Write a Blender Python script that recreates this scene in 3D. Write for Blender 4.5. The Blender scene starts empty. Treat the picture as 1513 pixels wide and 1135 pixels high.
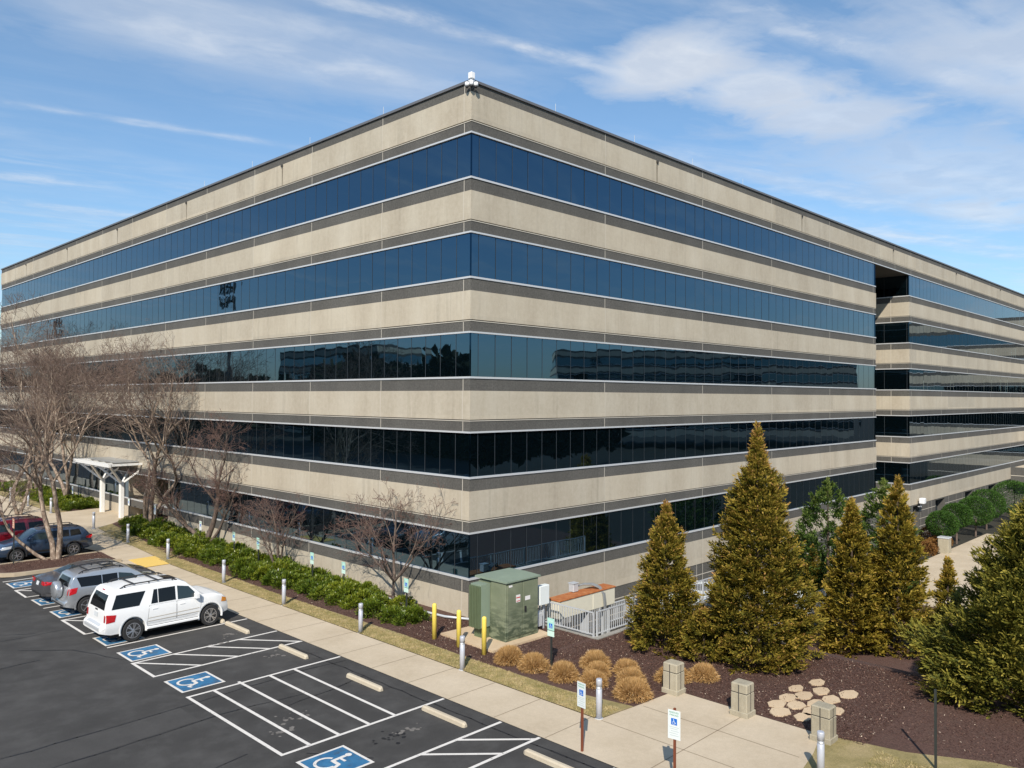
import bpy, bmesh, math, random
import numpy as np
from mathutils import Vector, Matrix
from mathutils.bvhtree import BVHTree
rnd = random.Random(7)
S = bpy.context.scene
COL = S.collection
R_ = math.radians

# ------------------------------------------------------------------ helpers
def smooth01(t):
    t = min(1.0, max(0.0, t)); return t*t*(3-2*t)
def gz(x, y):
    """height of the ground"""
    h = 0.35*smooth01((y-10)/32.0)
    if x > 4.5:
        h -= 3.5*smooth01((x-4.5)/12.5)*smooth01((4.0-y)/3.0)
    return h

def tag(o, label=None, cat=None, group=None, kind=None):
    if label: o['label'] = label
    if cat: o['category'] = cat
    if group: o['group'] = group
    if kind: o['kind'] = kind
    return o
def empty(name, loc=(0,0,0), rz=0):
    o = bpy.data.objects.new(name, None); COL.objects.link(o)
    o.location = loc; o.rotation_euler = (0,0,rz); o.empty_display_size = .3
    return o
def link(name, me, mats, parent=None, loc=None, smooth=False):
    o = bpy.data.objects.new(name, me); COL.objects.link(o)
    for m in (mats if isinstance(mats,(list,tuple)) else [mats]): me.materials.append(m)
    if parent: o.parent = parent
    if loc: o.location = loc
    if smooth:
        me.polygons.foreach_set('use_smooth', [True]*len(me.polygons))
    return o
def copy_tree(o, parent=None):
    c = o.copy(); COL.objects.link(c); c.parent = parent
    for ch in o.children: copy_tree(ch, c)
    return c

class MB:
    def __init__(s): s.v=[]; s.f=[]; s.m=[]; s.mi=0
    def add(s, vs, fs):
        b=len(s.v); s.v+= [tuple(v) for v in vs]; s.f+= [tuple(b+i for i in f) for f in fs]; s.m+=[s.mi]*len(fs); return s
    def box(s,x0,x1,y0,y1,z0,z1):
        return s.add([(x0,y0,z0),(x1,y0,z0),(x1,y1,z0),(x0,y1,z0),(x0,y0,z1),(x1,y0,z1),(x1,y1,z1),(x0,y1,z1)],
            [(0,3,2,1),(4,5,6,7),(0,1,5,4),(1,2,6,5),(2,3,7,6),(3,0,4,7)])
    def bbox(s,x0,x1,y0,y1,z0,z1,b=.01):
        """box with chamfered vertical and top edges"""
        P=lambda i,z:[(x0+i+0,y0+b,z),(x0+b,y0+i,z),(x1-b,y0+i,z),(x1-i,y0+b,z),(x1-i,y1-b,z),(x1-b,y1-i,z),(x0+b,y1-i,z),(x0+i,y1-b,z)]
        T=[(x0+b,y0+b*1.4,z1),(x0+b*1.4,y0+b,z1),(x1-b*1.4,y0+b,z1),(x1-b,y0+b*1.4,z1),(x1-b,y1-b*1.4,z1),(x1-b*1.4,y1-b,z1),(x0+b*1.4,y1-b,z1),(x0+b,y1-b*1.4,z1)]
        vs=P(0,z0)+P(0,z1-b)+T
        fs=[tuple(range(7,-1,-1)),tuple(range(16,24))]
        for k in (0,8):
            for i in range(8): fs.append((k+i,k+(i+1)%8,k+8+(i+1)%8,k+8+i))
        return s.add(vs,fs)
    def tube(s, pts, rad, n=8, cap=True):
        pts=[Vector(p) for p in pts]
        if not isinstance(rad,(list,tuple)): rad=[rad]*len(pts)
        vs=[];fs=[]
        ref=None
        for i,p in enumerate(pts):
            d=(pts[min(i+1,len(pts)-1)]-pts[max(i-1,0)])
            if d.length<1e-9: d=Vector((0,0,1))
            d.normalize()
            if ref is None: ref = Vector((1,0,0)) if abs(d.x)<.9 else Vector((0,1,0))
            a=(ref-d*ref.dot(d)).normalized(); ref=a; b=d.cross(a)
            for k in range(n):
                t=2*math.pi*k/n; vs.append(p+(a*math.cos(t)+b*math.sin(t))*rad[i])
        for i in range(len(pts)-1):
            for k in range(n):
                fs.append((i*n+k,i*n+(k+1)%n,(i+1)*n+(k+1)%n,(i+1)*n+k))
        if cap:
            fs.append(tuple(range(n-1,-1,-1))); fs.append(tuple(range((len(pts)-1)*n,len(pts)*n)))
        return s.add(vs,fs)
    def lathe(s, prof, c=(0,0,0), n=16, axis='z'):
        """prof: list of (r, h)"""
        vs=[];fs=[]
        for r,h in prof:
            for k in range(n):
                t=2*math.pi*k/n; a,b=r*math.cos(t),r*math.sin(t)
                vs.append((c[0]+a,c[1]+b,c[2]+h) if axis=='z' else ((c[0]+a,c[1]+h,c[2]+b)))
        for i in range(len(prof)-1):
            for k in range(n): fs.append((i*n+k,i*n+(k+1)%n,(i+1)*n+(k+1)%n,(i+1)*n+k))
        fs.append(tuple(range(n-1,-1,-1))); fs.append(tuple(range((len(prof)-1)*n,len(prof)*n)))
        return s.add(vs,fs)
    def poly(s, pts, z0, z1):
        n=len(pts)
        vs=[(x,y,z0) for x,y in pts]+[(x,y,z1) for x,y in pts]
        fs=[tuple(range(n-1,-1,-1)),tuple(range(n,2*n))]+[(i,(i+1)%n,n+(i+1)%n,n+i) for i in range(n)]
        return s.add(vs,fs)
    def bar(s,a,b,w,h=None):
        """square bar from a to b"""
        a=Vector(a);b=Vector(b);d=(b-a).normalized();h=h or w
        up=Vector((0,0,1)) if abs(d.z)<.95 else Vector((1,0,0))
        r=d.cross(up).normalized()*w/2;u=r.cross(d).normalized()*h/2
        vs=[a-r-u,a+r-u,a+r+u,a-r+u,b-r-u,b+r-u,b+r+u,b-r+u]
        return s.add(vs,[(0,3,2,1),(4,5,6,7),(0,1,5,4),(1,2,6,5),(2,3,7,6),(3,0,4,7)])
    def mesh(s,name):
        me=bpy.data.meshes.new(name); me.from_pydata(s.v,[],s.f)
        if any(s.m): me.polygons.foreach_set('material_index',s.m)
        bm=bmesh.new(); bm.from_mesh(me); bmesh.ops.recalc_face_normals(bm,faces=bm.faces); bm.to_mesh(me); bm.free()
        return me
    def raw(s,name):
        me=bpy.data.meshes.new(name); me.from_pydata(s.v,[],s.f)
        if any(s.m): me.polygons.foreach_set('material_index',s.m)
        me.update(); return me
    def build(s,name,mats,parent=None,smooth=False,loc=None,keep=False):
        return link(name,(s.raw if keep else s.mesh)(name),mats,parent,loc,smooth)

def np_mesh(name, V, F, tint=None):
    """V (n,3), F (m,k) numpy; tint per-vertex float"""
    me=bpy.data.meshes.new(name); n=len(V); m,k=F.shape
    me.vertices.add(n); me.vertices.foreach_set('co',V.astype(np.float32).ravel())
    me.loops.add(m*k); me.loops.foreach_set('vertex_index',F.astype(np.int32).ravel())
    me.polygons.add(m); me.polygons.foreach_set('loop_start',np.arange(0,m*k,k,dtype=np.int32))
    me.polygons.foreach_set('loop_total',np.full(m,k,dtype=np.int32))
    me.update(calc_edges=True)
    if tint is not None:
        a=me.attributes.new('tint','FLOAT','POINT'); a.data.foreach_set('value',tint.astype(np.float32))
    return me
def norm(a): return a/np.maximum(np.linalg.norm(a,axis=1,keepdims=True),1e-9)
def kites(P, D, N, L, W, tint):
    """leaf shaped quads: base P, direction D, face normal N"""
    D=norm(D); Sd=norm(np.cross(D,N)); L=L[:,None]; W=W[:,None]
    a=P; b=P+D*L*.5+Sd*W*.5; c=P+D*L; d=P+D*L*.5-Sd*W*.5
    V=np.stack([a,b,c,d],1).reshape(-1,3); F=np.arange(len(P)*4).reshape(-1,4)
    return V,F,np.repeat(tint,4)
def segs_mesh(name, A, B, r0, r1, n=3):
    A=np.array(A);B=np.array(B);r0=np.array(r0)[:,None];r1=np.array(r1)[:,None]
    D=norm(B-A); ref=np.where(np.abs(D[:,2:3])<.9,np.array([[0,0,1.]]),np.array([[1.,0,0]]))
    X=norm(np.cross(D,ref)); Y=np.cross(D,X); rings=[]
    for P,r in ((A,r0),(B,r1)):
        for k in range(n):
            t=2*math.pi*k/n; rings.append(P+(X*math.cos(t)+Y*math.sin(t))*r)
    V=np.stack(rings,1).reshape(-1,3); base=np.arange(len(A))[:,None]*2*n
    F=np.concatenate([base+np.array([[k,(k+1)%n,n+(k+1)%n,n+k]]) for k in range(n)],0)
    return np_mesh(name,V,F)

# ------------------------------------------------------------------ materials
def newmat(name):
    m=bpy.data.materials.new(name); m.use_nodes=True; nt=m.node_tree
    return m,nt,nt.nodes['Principled BSDF']
def simple(name,col,rough=.6,metal=0,coat=0,spec=None,noise=.0,scale=8,bump=0,emit=None):
    m,nt,b=newmat(name); b.inputs['Base Color'].default_value=(*col,1); b.inputs['Roughness'].default_value=rough
    b.inputs['Metallic'].default_value=metal; b.inputs['Coat Weight'].default_value=coat; b.inputs['Coat Roughness'].default_value=.04
    if spec is not None: b.inputs['Specular IOR Level'].default_value=spec
    if noise or bump:
        tc=nt.nodes.new('ShaderNodeTexCoord'); no=nt.nodes.new('ShaderNodeTexNoise'); no.inputs['Scale'].default_value=scale; no.inputs['Detail'].default_value=6
        nt.links.new(tc.outputs['Object'],no.inputs['Vector'])
        if noise:
            mx=nt.nodes.new('ShaderNodeMix'); mx.data_type='RGBA'
            mx.inputs[6].default_value=(*[c*(1-noise) for c in col],1); mx.inputs[7].default_value=(*[min(1,c*(1+noise)) for c in col],1)
            nt.links.new(no.outputs['Fac'],mx.inputs[0]); nt.links.new(mx.outputs[2],b.inputs['Base Color'])
        if bump:
            bp=nt.nodes.new('ShaderNodeBump'); bp.inputs['Strength'].default_value=bump; bp.inputs['Distance'].default_value=.02
            nt.links.new(no.outputs['Fac'],bp.inputs['Height']); nt.links.new(bp.outputs[0],b.inputs['Normal'])
    return m
class NT:
    """tiny node builder"""
    def __init__(s,m): s.nt=m.node_tree; s.n=s.nt.nodes; s.l=s.nt.links
    def node(s,t,**k):
        n=s.n.new(t)
        for a,b in k.items(): setattr(n,a,b)
        return n
    def set(s,inp,v):
        if hasattr(v,'is_output'): s.l.new(v,inp)
        else: inp.default_value=v
    def coord(s,kind='Object',scale=None):
        if kind=='World':
            o=s.node('ShaderNodeNewGeometry').outputs['Position']
        else: o=s.node('ShaderNodeTexCoord').outputs[kind]
        if scale:
            mp=s.node('ShaderNodeMapping'); mp.inputs['Scale'].default_value=scale; s.l.new(o,mp.inputs['Vector']); return mp.outputs[0]
        return o
    def noise(s,vec,scale,detail=5,rough=.55,dist=0):
        n=s.node('ShaderNodeTexNoise'); s.l.new(vec,n.inputs['Vector']); n.inputs['Scale'].default_value=scale
        n.inputs['Detail'].default_value=detail; n.inputs['Roughness'].default_value=rough; n.inputs['Distortion'].default_value=dist
        return n.outputs['Fac']
    def ramp(s,f,stops):
        r=s.node('ShaderNodeValToRGB'); s.l.new(f,r.inputs[0]); e=r.color_ramp.elements
        while len(e)<len(stops): e.new(.5)
        for i,(p,c) in enumerate(stops):
            e[i].position=p; e[i].color=(*c,1) if len(c)==3 else c
        return r.outputs[0]
    def rng(s,f,a,b,c=0,d=1):
        r=s.node('ShaderNodeMapRange'); s.l.new(f,r.inputs[0])
        for i,v in enumerate((a,b,c,d)): r.inputs[1+i].default_value=v
        return r.outputs[0]
    def math(s,op,a,b=None,c=None):
        m=s.node('ShaderNodeMath',operation=op); s.set(m.inputs[0],a)
        if b is not None: s.set(m.inputs[1],b)
        if c is not None: s.set(m.inputs[2],c)
        return m.outputs[0]
    def mix(s,f,a,b,mode='MIX'):
        m=s.node('ShaderNodeMix',data_type='RGBA',blend_type=mode); s.set(m.inputs[0],f)
        s.set(m.inputs[6],a if hasattr(a,'is_output') else (*a,1)); s.set(m.inputs[7],b if hasattr(b,'is_output') else (*b,1)); return m.outputs[2]
    def bump(s,h,strength,dist=.02):
        b=s.node('ShaderNodeBump'); b.inputs['Strength'].default_value=strength; b.inputs['Distance'].default_value=dist
        s.l.new(h,b.inputs['Height']); return b.outputs[0]

def concrete(name,c0,c1,c2,agg=60,streak=.5,bump=.25,speck=.25,rough=.9):
    m,nt,b=newmat(name); N=NT(m); w=N.coord('World')
    big=N.noise(N.coord('World',(.5,.5,.25)),1.0,4)
    st=N.noise(N.coord('World',(1.6,1.6,.12)),1.0,5,.6)
    fine=N.noise(w,agg,3,.7)
    mid=N.noise(w,5,5,.65)
    base=N.ramp(big,[(.3,c0),(.5,c1),(.72,c2)])
    s1=N.mix(N.rng(st,.56,.74,0,streak),base,tuple(c*.62 for c in c0))
    if streak>.3:
        sx=N.node('ShaderNodeSeparateXYZ'); N.l.new(w,sx.inputs[0])
        cell=N.node('ShaderNodeCombineXYZ')
        N.l.new(N.math('FLOOR',N.math('DIVIDE',N.math('ADD',sx.outputs[0],.05),8.93)),cell.inputs[0]); N.l.new(N.math('FLOOR',N.math('DIVIDE',sx.outputs[1],6.03)),cell.inputs[1]); N.l.new(N.math('FLOOR',N.math('DIVIDE',sx.outputs[2],2.05)),cell.inputs[2])
        wn=N.node('ShaderNodeTexWhiteNoise'); N.l.new(cell.outputs[0],wn.inputs['Vector'])
        s1=N.mix(1.0,s1,N.ramp(wn.outputs['Value'],[(0,(.90,.90,.90)),(1,(1.06,1.05,1.03))]),'MULTIPLY')
        st2=N.noise(N.coord('World',(5.5,5.5,.22)),1.0,4,.6); s1=N.mix(N.rng(st2,.55,.75,0,.30),s1,tuple(c*.70 for c in c0))
        st3=N.noise(N.coord('World',(2.2,2.2,.5)),1.0,7,.75); s1=N.mix(N.rng(st3,.56,.70,0,.28),s1,tuple(min(1,c*1.2) for c in c2))
    s2=N.mix(N.rng(mid,.38,.68,0,.22),s1,tuple(min(1,c*1.22) for c in c2))
    s3=N.mix(N.rng(fine,.35,.75,0,speck),s2,tuple(c*.45 for c in c0))
    N.l.new(s3,b.inputs['Base Color']); b.inputs['Roughness'].default_value=rough
    N.l.new(N.bump(fine,bump,.01),b.inputs['Normal']); return m
M={}
M['conc']=concrete('light_precast',(.44,.375,.285),(.50,.435,.335),(.56,.50,.40),30,.45,.2,.25)
M['dark']=concrete('exposed_aggregate',(.098,.092,.082),(.118,.111,.099),(.146,.138,.124),13,.31,.5,.75)
M['pave']=concrete('walk_concrete',(.50,.405,.285),(.56,.46,.33),(.62,.515,.38),40,.0,.25,.3)
M['oldconc']=concrete('weathered_concrete',(.33,.29,.21),(.42,.37,.27),(.5,.45,.34),35,.6,.3,.35)
M['curb']=concrete('curb_concrete',(.40,.32,.22),(.46,.37,.26),(.52,.43,.31),35,.1,.2,.3)
M['stop']=concrete('wheel_stop_concrete',(.50,.42,.31),(.56,.48,.36),(.6,.53,.4),35,.2,.2,.3)
M['flag']=concrete('flagstone',(.52,.38,.24),(.6,.45,.29),(.66,.52,.35),20,.0,.3,.2)
M['yard']=concrete('yard_concrete',(.25,.24,.21),(.3,.29,.26),(.35,.33,.3),20,.1,.2,.3)
M['joint']=simple('joint_sealant',(.55,.5,.42),.8)
M['groove']=simple('joint_shadow',(.06,.055,.05),.95)
M['cap']=simple('coping_metal',(.20,.19,.19),.45,.4,noise=.15,scale=2)
M['alum']=simple('aluminium_trim',(.62,.62,.62),.45,.2)
M['mull']=simple('mullion_grey',(.065,.075,.085),.4,.2)
M['white']=simple('white_paint',(.8,.79,.76),.5,noise=.05,scale=5)
M['whitep']=simple('white_plastic',(.85,.85,.85),.4)
M['galv']=simple('galvanised_steel',(.6,.62,.64),.45,.25,noise=.12,scale=12)
M['boll']=simple('bollard_silver',(.55,.57,.63),.4,.25,noise=.06,scale=10)
M['bollcap']=simple('bollard_lens',(.42,.45,.5),.3,.2)
M['black']=simple('black_rubber',(.02,.02,.02),.8,noise=.2,scale=20)
M['blackp']=simple('black_plastic',(.025,.025,.027),.45)
M['tyre']=simple('tyre_rubber',(.022,.022,.023),.85,noise=.3,scale=30)
M['rim']=simple('alloy_rim',(.62,.62,.64),.28,.9)
M['rimdark']=simple('wheel_inside',(.03,.03,.03),.6)
M['glassd']=simple('car_glass_tinted',(.008,.009,.010),.05,0,spec=.35)
M['glassl']=simple('car_glass_clear',(.025,.038,.042),.05,0,spec=.6)
M['red']=simple('lamp_red',(.5,.01,.015),.15,coat=1)
M['amber']=simple('lamp_amber',(.75,.28,.04),.15,coat=1)
M['lamp']=simple('lamp_clear',(.7,.72,.74),.12,.3,coat=1)
M['chrome']=simple('chrome',(.7,.7,.7),.12,1)
M['plate']=simple('licence_plate',(.65,.68,.7),.5)
M['yellow']=simple('yellow_sleeve',(.86,.66,.12),.5,noise=.07,scale=6)
M['postbrown']=simple('rusty_brown_post',(.20,.055,.022),.75,noise=.3,scale=25)
M['postdark']=simple('dark_green_post',(.03,.035,.032),.6)
M['sign']=simple('sign_white',(.78,.82,.80),.4)
M['signmint']=simple('sign_mint',(.42,.72,.62),.4)
M['signpale']=simple('sign_pale_green',(.62,.82,.72),.4)
M['signblue']=simple('sign_blue',(.01,.16,.62),.4)
M['signgreen']=simple('sign_green_text',(.10,.36,.24),.5)
M['signgrey']=simple('sign_small_print',(.5,.58,.56),.5)
M['signred']=simple('sign_orange_faded',(.72,.33,.22),.5,noise=.2,scale=12)
M['signcream']=simple('sign_cream_print',(.82,.66,.52),.5)
M['cream']=simple('cream_enamel',(.72,.68,.55),.5,noise=.08,scale=4)
M['stickers']=simple('label_white',(.8,.78,.76),.5)
M['stickred']=simple('label_red',(.6,.06,.05),.5)
M['pink']=simple('tactile_yellow',(.78,.53,.14),.8,noise=.12,scale=14,bump=.4)
def m_rust():
    m,nt,b=newmat('rust_top'); N=NT(m); w=N.coord('World')
    N.l.new(N.ramp(N.noise(w,4,6,.7),[(.3,(.30,.085,.025)),(.5,(.42,.14,.04)),(.75,(.5,.24,.1))]),b.inputs['Base Color']); b.inputs['Roughness'].default_value=.85; return m
M['rust']=m_rust()
def m_green():
    m,nt,b=newmat('transformer_green'); N=NT(m); w=N.coord('World')
    st=N.noise(N.coord('World',(2.2,2.2,7)),1,5,.65); b0=N.ramp(N.noise(w,1.6,5,.6),[(.3,(.165,.19,.12)),(.55,(.205,.23,.15)),(.75,(.25,.275,.19))])
    z=N.node('ShaderNodeSeparateXYZ'); N.l.new(w,z.inputs[0])
    dirt=N.math('MULTIPLY',N.rng(st,.40,.55,0,.85),N.rng(z.outputs[2],.5,1.6,1,.0))
    N.l.new(N.mix(dirt,b0,(.035,.055,.033)),b.inputs['Base Color']); b.inputs['Roughness'].default_value=.55; return m
M['tgreen']=m_green()
M['tgreend']=simple('transformer_green_fins',(.12,.155,.085),.6,noise=.15,scale=4)
M['tgreent']=simple('transformer_green_roof',(.23,.29,.22),.5,noise=.1,scale=3)
def m_asphalt():
    m,nt,b=newmat('asphalt'); N=NT(m); w=N.coord('World')
    big=N.noise(w,.14,4,.6); mid=N.noise(w,1.1,6,.65); fine=N.noise(w,55,2,.7)
    c=N.ramp(big,[(.3,(.038,.036,.034)),(.5,(.047,.045,.043)),(.7,(.062,.059,.056))])
    c=N.mix(N.rng(mid,.47,.72,0,.6),c,(.095,.092,.088))
    c=N.mix(N.rng(mid,.48,.25,0,.4),c,(.023,.022,.022))
    # pale scuffs
    sc=N.noise(N.coord('World',(.9,1.3,1)),1.7,7,.72)
    c=N.mix(N.rng(sc,.66,.78,0,.35),c,(.16,.145,.13))
    c=N.mix(N.rng(fine,.4,.75,0,.45),c,(.13,.125,.12))
    N.l.new(c,b.inputs['Base Color']); b.inputs['Roughness'].default_value=.9; b.inputs['Specular IOR Level'].default_value=.25
    N.l.new(N.bump(fine,.35,.01),b.inputs['Normal']); return m
M['asph']=m_asphalt()
M['seal']=simple('crack_sealant',(.012,.012,.014),.6)
M['patch']=simple('pale_scuff',(.17,.155,.14),.95,noise=.4,scale=9)
def m_line():
    m,nt,b=newmat('line_paint'); N=NT(m); w=N.coord('World')
    f=N.noise(w,9,8,.75)
    N.l.new(N.mix(N.rng(f,.57,.68,0,.9),(.72,.68,.63),(.08,.08,.085)),b.inputs['Base Color']); b.inputs['Roughness'].default_value=.8; return m
M['line']=m_line()
def m_blue():
    m,nt,b=newmat('blue_paint'); N=NT(m); w=N.coord('World')
    f=N.noise(w,3.2,8,.75)
    c=N.ramp(N.noise(w,2,4),[(.3,(.018,.11,.24)),(.7,(.045,.20,.37))])
    N.l.new(N.mix(N.rng(f,.52,.64,0,.75),c,(.06,.07,.08)),b.inputs['Base Color']); b.inputs['Roughness'].default_value=.75; return m
M['blue']=m_blue()
def m_mulch():
    m,nt,b=newmat('bark_mulch'); N=NT(m); w=N.coord('World')
    f=N.noise(w,22,6,.8,.8); g=N.noise(w,2.2,4,.6)
    c=N.ramp(f,[(.3,(.034,.015,.011)),(.5,(.105,.052,.038)),(.68,(.20,.115,.085)),(.8,(.38,.26,.2))])
    c=N.mix(N.rng(g,.45,.8,0,.5),c,(.12,.075,.055))
    N.l.new(c,b.inputs['Base Color']); b.inputs['Roughness'].default_value=.95; N.l.new(N.bump(f,.9,.04),b.inputs['Normal']); return m
M['mulch']=m_mulch()
def m_turf():
    m,nt,b=newmat('winter_turf'); N=NT(m); w=N.coord('World')
    f=N.noise(w,26,5,.8); g=N.noise(w,.9,5,.65)
    c=N.ramp(g,[(.32,(.24,.20,.075)),(.5,(.38,.30,.13)),(.68,(.50,.38,.20))])
    c=N.mix(N.rng(f,.4,.75,0,.55),c,(.09,.075,.03))
    N.l.new(c,b.inputs['Base Color']); b.inputs['Roughness'].default_value=.95; N.l.new(N.bump(f,.8,.04),b.inputs['Normal']); return m
M['turf']=m_turf()
M['earth']=simple('far_ground',(.03,.027,.018),.95,noise=.4,scale=.4)
def tintmat(name,stops,rough=.7,trans=0.25,spec=.3):
    m,nt,b=newmat(name); N=NT(m); a=N.node('ShaderNodeAttribute',attribute_name='tint')
    c=N.ramp(a.outputs['Fac'],stops); N.l.new(c,b.inputs['Base Color']); b.inputs['Roughness'].default_value=rough
    b.inputs['Specular IOR Level'].default_value=spec
    if trans:
        t=N.node('ShaderNodeBsdfTranslucent'); N.l.new(c,t.inputs['Color']); mx=N.node('ShaderNodeMixShader'); mx.inputs[0].default_value=trans
        out=nt.nodes['Material Output']; N.l.new(b.outputs[0],mx.inputs[1]); N.l.new(t.outputs[0],mx.inputs[2]); N.l.new(mx.outputs[0],out.inputs[0])
    return m
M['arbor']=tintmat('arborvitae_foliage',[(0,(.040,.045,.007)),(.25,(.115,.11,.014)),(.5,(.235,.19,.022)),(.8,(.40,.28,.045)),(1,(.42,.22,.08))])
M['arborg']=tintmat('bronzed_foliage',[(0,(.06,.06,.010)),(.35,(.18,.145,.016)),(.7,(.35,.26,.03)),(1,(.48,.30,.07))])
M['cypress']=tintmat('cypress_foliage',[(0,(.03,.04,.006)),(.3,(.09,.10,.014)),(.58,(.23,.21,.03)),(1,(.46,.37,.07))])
M['holly']=tintmat('evergreen_foliage',[(0,(.025,.05,.010)),(.4,(.06,.11,.018)),(.75,(.13,.19,.03)),(1,(.22,.26,.06))])
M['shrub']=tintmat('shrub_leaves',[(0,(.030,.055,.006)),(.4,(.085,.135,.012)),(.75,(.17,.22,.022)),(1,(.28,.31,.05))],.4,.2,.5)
M['box']=tintmat('boxwood_foliage',[(0,(.02,.05,.008)),(.5,(.045,.11,.015)),(1,(.10,.19,.03))])
M['rustbush']=tintmat('rusty_bush_foliage',[(0,(.12,.045,.02)),(.5,(.24,.11,.03)),(1,(.32,.19,.05))])
M['strawm']=tintmat('dry_grass_blades',[(0,(.27,.14,.045)),(.5,(.54,.33,.125)),(1,(.80,.56,.29))],.8,.25)
M['turfb']=tintmat('turf_blades',[(0,(.16,.17,.04)),(.3,(.38,.32,.125)),(1,(.68,.54,.31))],.8,.25)
M['chips']=tintmat('mulch_chips',[(0,(.05,.022,.016)),(.5,(.135,.072,.053)),(.85,(.27,.165,.12)),(1,(.6,.48,.36))],.95,0)
M['wood']=tintmat('far_wood_foliage',[(0,(.012,.015,.008)),(.6,(.03,.035,.014)),(1,(.06,.055,.03))],.9,0)
nt=M['shrub'].node_tree; N=NT(M['shrub']); oi=N.node('ShaderNodeObjectInfo'); rp=[n for n in nt.nodes if n.type=='VALTORGB'][0]
tn=N.mix(1.0,rp.outputs[0],N.ramp(oi.outputs['Random'],[(0,(.78,.82,.8)),(.5,(1.05,1,.9)),(1,(1.5,1.25,1.0))]),'MULTIPLY')
for l in list(rp.outputs[0].links):
    if l.to_node.type in ('BSDF_PRINCIPLED','BSDF_TRANSLUCENT'):
        sk=l.to_socket; nt.links.remove(l); nt.links.new(tn,sk)
def m_bark(name,c0,c1,c2):
    m,nt,b=newmat(name); N=NT(m); w=N.coord('World',(1,1,.45))
    f=N.noise(w,7,6,.7); c=N.ramp(f,[(.33,c0),(.5,c1),(.68,c2)])
    N.l.new(c,b.inputs['Base Color']); b.inputs['Roughness'].default_value=.9; N.l.new(N.bump(f,.6,.03),b.inputs['Normal']); return m
M['birch']=m_bark('river_birch_bark',(.11,.075,.055),(.26,.19,.14),(.55,.45,.35))
M['bark']=m_bark('grey_brown_bark',(.07,.05,.04),(.13,.095,.075),(.22,.165,.13))
M['twig']=simple('bare_twigs',(.17,.115,.09),.9,noise=.3,scale=3)
M['twigr']=simple('reddish_bare_twigs',(.17,.10,.08),.9,noise=.25,scale=3)
M['trunk']=simple('evergreen_trunk',(.08,.055,.04),.9)
def m_glass():
    m,nt,b=newmat('tinted_reflective_glass'); N=NT(m); w=N.coord('World')
    b.inputs['Base Color'].default_value=(.088,.152,.212,1); b.inputs['Metallic'].default_value=1; b.inputs['Roughness'].default_value=.015
    wv=N.noise(w,.55,2,.4); N.l.new(N.bump(wv,.10,.06),b.inputs['Normal'])
    d=N.node('ShaderNodeBsdfDiffuse'); d.inputs['Color'].default_value=(.0012,.003,.004,1)
    a=N.node('ShaderNodeAddShader'); N.l.new(b.outputs[0],a.inputs[0]); N.l.new(d.outputs[0],a.inputs[1]); N.l.new(a.outputs[0],nt.nodes['Material Output'].inputs[0]); return m
M['glass']=m_glass()
def paint(name,col,metal=0.3,coat=1): return simple(name,col,.32,metal,coat=coat)
M['pwhite']=paint('paint_white',(.88,.88,.87),0,.25); M['psilver']=paint('paint_silver',(.50,.52,.54),.6)
M['pgrey']=paint('paint_dark_grey',(.13,.13,.14),.6); M['pblue']=paint('paint_slate_blue',(.045,.075,.13),.5); M['pred']=paint('paint_maroon',(.22,.008,.018),.3); M['pblack']=paint('paint_black',(.015,.015,.017),.2)

# ------------------------------------------------------------------ ground sheets
def sheet(name, poly, mat, off, step=1.0, kind='structure', hf=gz):
    """flat polygon filled, subdivided on a grid and draped on the terrain"""
    bm=bmesh.new(); vs=[bm.verts.new((x,y,0)) for x,y in poly]; bm.faces.new(vs)
    xs=[p[0] for p in poly]; ys=[p[1] for p in poly]
    for ax,lo,hi in ((0,min(xs),max(xs)),(1,min(ys),max(ys))):
        k=math.floor(lo/step)+1
        while k*step<hi-1e-6:
            co=(k*step,0,0) if ax==0 else (0,k*step,0); no=(1,0,0) if ax==0 else (0,1,0)
            bmesh.ops.bisect_plane(bm,geom=bm.verts[:]+bm.edges[:]+bm.faces[:],plane_co=co,plane_no=no,dist=1e-5); k+=1
    for v in bm.verts: v.co.z=hf(v.co.x,v.co.y)+off
    bmesh.ops.recalc_face_normals(bm,faces=bm.faces)
    if sum(f.normal.z for f in bm.faces)<0: bmesh.ops.reverse_faces(bm,faces=bm.faces)
    me=bpy.data.meshes.new(name); bm.to_mesh(me); bm.free()
    o=link(name,me,mat); 
    if kind: o['kind']=kind
    return o
# far ground: big ring at -0.12 with the site draped inside it
def far_ground():
    b=MB(); xs=[-4000,-400,-150,-60,-30,-15,-6.4,-3,-1,0,1.6]+[2+i for i in range(0,23)]+[26,30,35,40,50,60,80,110,160,400,4000]
    ys=[-4000,-400,-150,-110,-60,-40,-30,-25]+[-22+i for i in range(0,17)]+[-5.3,-5.0,-4,-2,0,1,4,8]+[10+4*i for i in range(0,12)]+[80,120,160,400,4000]
    def h(x,y):
        z=gz(x,y)-.06
        return z
    vs=[(x,y,h(x,y)) for y in ys for x in xs]; n=len(xs); fs=[]
    for j in range(len(ys)-1):
        for i in range(n-1):
            cx=(xs[i]+xs[i+1])/2; cy=(ys[j]+ys[j+1])/2
            if 1.6<cx<24 and -5.3<cy<0: continue      # the sunken service yard
            if 0<cx<110 and 0<cy<70: continue         # under the building
            fs.append((j*n+i,j*n+i+1,(j+1)*n+i+1,(j+1)*n+i))
    b.add(vs,fs); o=b.build('ground',M['earth'],keep=True); o['kind']='structure'
far_ground()
XC=-6.35; XG=-4.38; XM=-3.42      # curb line, walk/grass, grass/mulch
sheet('parking_lot',[(-52,-48),(XC,-48),(XC,20.7),(-6.1,20.7),(-11.5,20.7),(-11.8,22),(-11.5,23.7),(-6.2,23.7),(XC,26),(XC,105),(-52,105)],M['asph'],0,4)
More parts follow.
